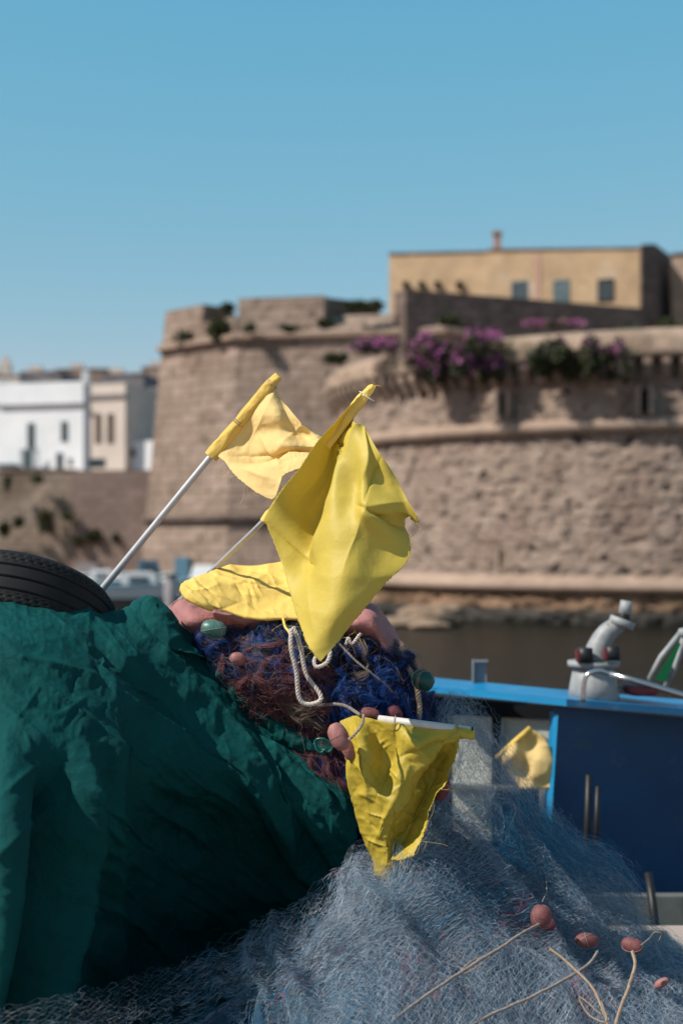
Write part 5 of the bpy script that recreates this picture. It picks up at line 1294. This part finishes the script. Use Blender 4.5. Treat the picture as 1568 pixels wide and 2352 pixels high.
# loose strands: fuzz, cyan bundles, red snippets
GV = grid_eval(Pn(rV), 90, 140)
def fuzz(Gs, N_, M, step, sd, off, mi, rad, mask=None, wob=.6, dv=None):
    pts = surf_fibres(Gs, N_, M, step, 0, .004, sd, dirv=dv, mask=mask, off=off, wob=wob)
    pts[..., 2] = np.maximum(pts[..., 2], 1.308)
    pxm = HX + pts[:, 4, 0] / pts[:, 4, 1] * FP
    pts = pts[rng.uniform(0, 1, len(pts)) < np.clip((pxm - 350) / 500, .04, 1)]
    polys.append((pts, mi, rad))
fuzz(GB, 2200, 12, 1.8, 201, (.0, .05), 0, .00024, wob=.3, dv=2.2)
fuzz(GB, 1200, 12, 1.8, 202, (.0, .05), 1, .00024, wob=.3, dv=2.2)
fuzz(GV, 2200, 12, 1.5, 203, (-.03, .05), 0, .00024, wob=.3)
fuzz(GV, 1200, 12, 1.5, 204, (-.03, .05), 1, .00024, wob=.3)
for (cx, cy, rx, ry, N_, g_, mi, sd) in ((1210, 1960, 80, 90, 3400, GV, 2, 210), (1150, 2080, 130, 60, 1800, GB, 2, 211), (1000, 2060, 120, 60, 900, GB, 2, 212), (760, 2330, 180, 90, 900, GB, 2, 213), (1350, 1990, 60, 40, 700, GV, 2, 214)):
    fuzz(g_, N_ * 2 // 3, 14, 1.6, sd, (.0, .05), mi, .00028, mask=at_px(cx, cy, rx, ry, None, g_), wob=.3)
for (cx, cy, rx, ry, N_, sd) in ((1050, 1990, 60, 50, 40, 220), (1110, 2140, 70, 50, 60, 221), (620, 2080, 60, 60, 30, 222), (1350, 2290, 60, 60, 60, 223), (700, 2290, 80, 60, 50, 224), (1000, 2240, 80, 60, 40, 225), (1200, 2120, 60, 40, 50, 226), (380, 2290, 60, 60, 30, 227), (1280, 2160, 70, 40, 60, 228)):
    fuzz(GB, N_ * 2 // 3, 14, 1.0, sd, (.01, .05), 3, .0008, mask=at_px(cx, cy, rx, ry, None, GB), wob=.9)
Vs, Fs, Ms, k0 = [], [], [], 0
for pts, mi, rad in polys:
    V, F, sid = threads(pts, np.full(len(pts), rad) * rng.uniform(.75, 1.3, len(pts)))
    m_ = np.full(len(F), mi if mi != 3 else 3)
    if mi in (0, 1):                     # a few strands of another colour
        u = rng.uniform(0, 1, len(pts)); alt = np.where(u < .05, 2, np.where(u < .063, 3, np.where(u < .25, 1 - mi, mi))); m_ = alt[sid]
    Vs.append(V); Fs.append(F + k0); Ms.append(m_); k0 += len(V)
mk('net_mesh', np.concatenate(Vs), np.concatenate(Fs), [t_pale, t_grey, t_cyan, t_red], nm, False, np.concatenate(Ms))

# ------------------------------------------------------------------ floats
def flt(px, py, Y, ln, wd, ang, m, lab, yaw=0.0, kind='egg', twine=None, seed=1):
    """foam float: body with a bore, seam; ang = screen angle of its long axis in degrees"""
    c = P(px, py, Y); L_ = ln * .9 / 2 / FP * Y; W_ = wd * .9 / 2 / FP * Y
    t = empty('net_float', c, lab, 'float', 'floats on the nets')
    n1, n2 = 40, 26
    ph = np.linspace(0, math.pi, n2)
    x = -np.cos(ph) * L_; r = np.sin(ph) ** .8 * W_
    bore = W_ * .2
    prof = [(xx, rr) for xx, rr in zip(x, r) if rr > bore * 1.3]
    prof = [(prof[0][0] * .55, bore * .9), (prof[0][0] * .96, bore)] + prof + [(prof[-1][0] * .96, bore), (prof[-1][0] * .55, bore * .9)]
    prof = np.array(prof); th = np.linspace(0, 2 * math.pi, n1)
    G = np.stack([np.repeat(prof[:, 0][:, None], n1, 1), prof[:, 1][:, None] * np.cos(th), prof[:, 1][:, None] * np.sin(th)], -1)
    G = G * (1 + .035 * fbm(G / W_, .8, seed, 3))[..., None]
    R = np.array(Matrix.Rotation(math.radians(yaw), 3, 'Z') @ Matrix.Rotation(math.radians(ang), 3, 'Y'))
    sheet('body', G @ R.T + np.array(c), m, t)
    s = MB(); thr = np.linspace(0, 2 * math.pi, 40)
    q = np.stack([0 * thr, W_ * 1.005 * np.cos(thr), W_ * 1.005 * np.sin(thr)], -1)
    s.tube(q @ R.T + np.array(c), W_ * .022, 6); s.build('seam', m, t, True)
    if twine:
        s = MB(); r2 = np.random.default_rng(seed)
        for k_ in range(twine):
            a1_ = r2.normal(size=3); a1_ /= np.linalg.norm(a1_); a2_ = np.cross(a1_, r2.normal(size=3)); a2_ /= np.linalg.norm(a2_)
            sc_ = np.array([L_, W_, W_]) * 1.04
            q = (np.cos(thr)[:, None] * a1_ + np.sin(thr)[:, None] * a2_) * sc_
            s.tube(q @ R.T + np.array(c), .0011, 5)
        s.build('wrapped_twine', m_ropeg, t, True)
    return t
flt(778, 1692, 4.12, 76, 50, 62, m_fl_pink, 'salmon pink float hanging at the left corner of the lower flag', yaw=-25, seed=1)
flt(800, 1722, 4.20, 58, 34, 70, m_fl_pink, 'second salmon float half behind the one at the lower flag corner', yaw=10, seed=2)
flt(491, 1445, 4.36, 66, 46, 8, m_fl_mint, 'mint green twine wrapped float below the lying flag', twine=3, seed=3)
flt(971, 1562, 4.36, 60, 52, 25, m_fl_green, 'dark green twine wrapped float at the right shoulder of the net heap', twine=4, seed=4)
flt(548, 1514, 4.34, 46, 34, 20, m_fl_pink, 'small salmon float at the edge of the tarpaulin beside the pink twine', yaw=20, seed=5)
flt(850, 1640, 4.28, 52, 34, 10, m_fl_red, 'red float right above the white pole of the lower flag', seed=6)
flt(905, 1640, 4.32, 46, 40, 60, m_fl_maroon, 'maroon float in the shade behind the lower white pole', seed=7)
flt(1014, 1812, 4.24, 64, 40, 110, m_fl_maroon, 'dark maroon float at the right edge of the lower flag', seed=8)
flt(1242, 2106, 4.10, 62, 54, 100, m_fl_red, 'largest brick red float on the pale net, farthest left of three', yaw=30, twine=1, seed=9)
flt(1256, 2120, 4.20, 46, 36, 30, m_fl_maroon, 'darker float tucked behind the largest brick red one', yaw=-20, seed=10)
flt(1347, 2160, 4.16, 62, 38, 5, m_fl_red, 'brick red float half buried in net, middle of three', yaw=15, twine=2, seed=11)
flt(1451, 2172, 4.14, 56, 40, 12, m_fl_red, 'dark brick red float on the pale net, farthest right of three', yaw=-30, twine=1, seed=12)
flt(1518, 2258, 4.22, 42, 22, 150, m_fl_pink, 'pale pink float lying under the net at the lower right edge', seed=13)

# ------------------------------------------------------------------ ropes (three twisted strands in one mesh)
def rope(pts, r, m, lab=None, name='rope', parent=None, pitch=.03, n=None, label_cat='rope', group=None, sides=6):
    C = curve([P(*p) for p in pts], 40); seg = np.r_[0, np.cumsum(np.linalg.norm(np.diff(C, axis=0), axis=1))]
    n = n or int(seg[-1] / (pitch / 7)) + 8
    s = np.linspace(0, seg[-1], n); C = np.stack([np.interp(s, seg, C[:, i]) for i in range(3)], -1)
    C += np.stack([.0016 * fbm(C, .05, 3 + i, 2) for i in range(3)], -1)
    t = np.gradient(C, axis=0); t /= np.linalg.norm(t, axis=1)[:, None]
    a = np.cross(t, [.13, 1.0, .21]); a /= np.linalg.norm(a, axis=1)[:, None]; b_ = np.cross(t, a)
    b = MB()
    for k_ in range(3):
        ph = s / pitch * 2 * math.pi + k_ * 2.0944
        b.tube(C + (np.cos(ph)[:, None] * a + np.sin(ph)[:, None] * b_) * r * .52, r * .56, sides)
    o = b.build(name, m, parent, True)
    if lab: tag(o, lab, label_cat, group)
    return o
rope([(668, 1445, 4.28), (668, 1490, 4.26), (680, 1545, 4.26), (686, 1600, 4.26), (702, 1618, 4.26), (728, 1614, 4.26), (737, 1600, 4.27), (722, 1575, 4.28), (704, 1550, 4.29), (694, 1510, 4.29), (686, 1470, 4.29), (672, 1440, 4.3)], .0072, m_ropew,
     'white rope with blue flecks hanging in a long loop below the largest flag')
rope([(742, 1492, 4.27), (722, 1515, 4.26), (728, 1532, 4.25), (750, 1522, 4.25), (758, 1498, 4.26), (750, 1485, 4.28)], .0062, m_ropew, 'small coil of white rope behind the tip of the largest flag')
rope([(795, 1480, 4.34), (800, 1465, 4.33), (808, 1478, 4.33), (822, 1462, 4.33), (828, 1455, 4.34)], .005, m_ropew, 'short white rope end right of the largest flag tip')
rope([(660, 1650, 4.4), (700, 1632, 4.33), (745, 1618, 4.3), (790, 1620, 4.28), (828, 1643, 4.24)], .0055, m_ropeg, 'grey brown rope arching over the heap towards the lower flag')
rope([(835, 1642, 4.16), (832, 1660, 4.12), (820, 1680, 4.09), (800, 1700, 4.08)], .0045, m_ropet, 'short tan cord tying the salmon float to the lower flag')
rope([(770, 1470, 4.36), (820, 1520, 4.33), (870, 1560, 4.33), (915, 1605, 4.36)], .0038, m_ropeg, 'thin twine running diagonally across the shaded navy net')
rope([(935, 1530, 4.42), (955, 1570, 4.39), (962, 1620, 4.38), (958, 1670, 4.38)], .009, m_ropet, 'thick brown rope down the right side of the navy heap')
rope([(700, 1400, 4.4), (620, 1540, 4.33), (690, 1520, 4.3)], .003, m_ropeg, 'thin grey cord crossing the pink twine behind the white loop')
rope([(1236, 2122, 4.04), (1205, 2140, 3.97), (1140, 2182, 3.90), (1070, 2226, 3.84), (985, 2282, 3.77), (900, 2345, 3.70)], .0045, m_ropeg, 'long grey brown line running from the largest red float to the bottom edge', pitch=.02)
rope([(1130, 2200, 3.9), (1090, 2205, 3.88), (1060, 2228, 3.85), (1068, 2236, 3.85), (1110, 2212, 3.88)], .002, m_ropet, 'thin pale twine doubled beside the long line', pitch=.015)
rope([(1372, 2185, 4.06), (1350, 2215, 4.0), (1300, 2248, 3.94), (1230, 2285, 3.87), (1130, 2330, 3.8), (1050, 2372, 3.73)], .0045, m_ropeg, 'second grey brown line from the middle red float to the bottom edge', pitch=.02)
rope([(1262, 2180, 4.0), (1300, 2208, 3.97), (1342, 2248, 3.92), (1372, 2290, 3.87), (1390, 2340, 3.82), (1396, 2375, 3.79)], .0042, m_ropet, 'tan cord crossing over the second line', pitch=.02)
rope([(1451, 2186, 4.06), (1457, 2215, 4.0), (1445, 2260, 3.94), (1425, 2310, 3.87), (1408, 2370, 3.8)], .0052, m_ropet, 'straight tan rope hanging from the rightmost red float', pitch=.022)
rope([(1470, 2170, 4.1), (1490, 2155, 4.08), (1502, 2142, 4.06), (1518, 2146, 4.06), (1512, 2160, 4.08)], .0018, m_ropeg, 'stiff dark wire curl beside the rightmost red float', pitch=.015)
rope([(1150, 2040, 4.3), (1240, 2000, 4.5), (1255, 2040, 4.4), (1245, 2070, 4.2)], .002, m_ropeg, 'thin line rising out of the net behind the largest red float', pitch=.015)
rope([(1380, 2330, 3.83), (1330, 2290, 3.87), (1350, 2330, 3.84), (1390, 2345, 3.8), (1382, 2300, 3.86)], .0022, m_ropet, 'loose tan twine loops at the bottom edge', pitch=.015)
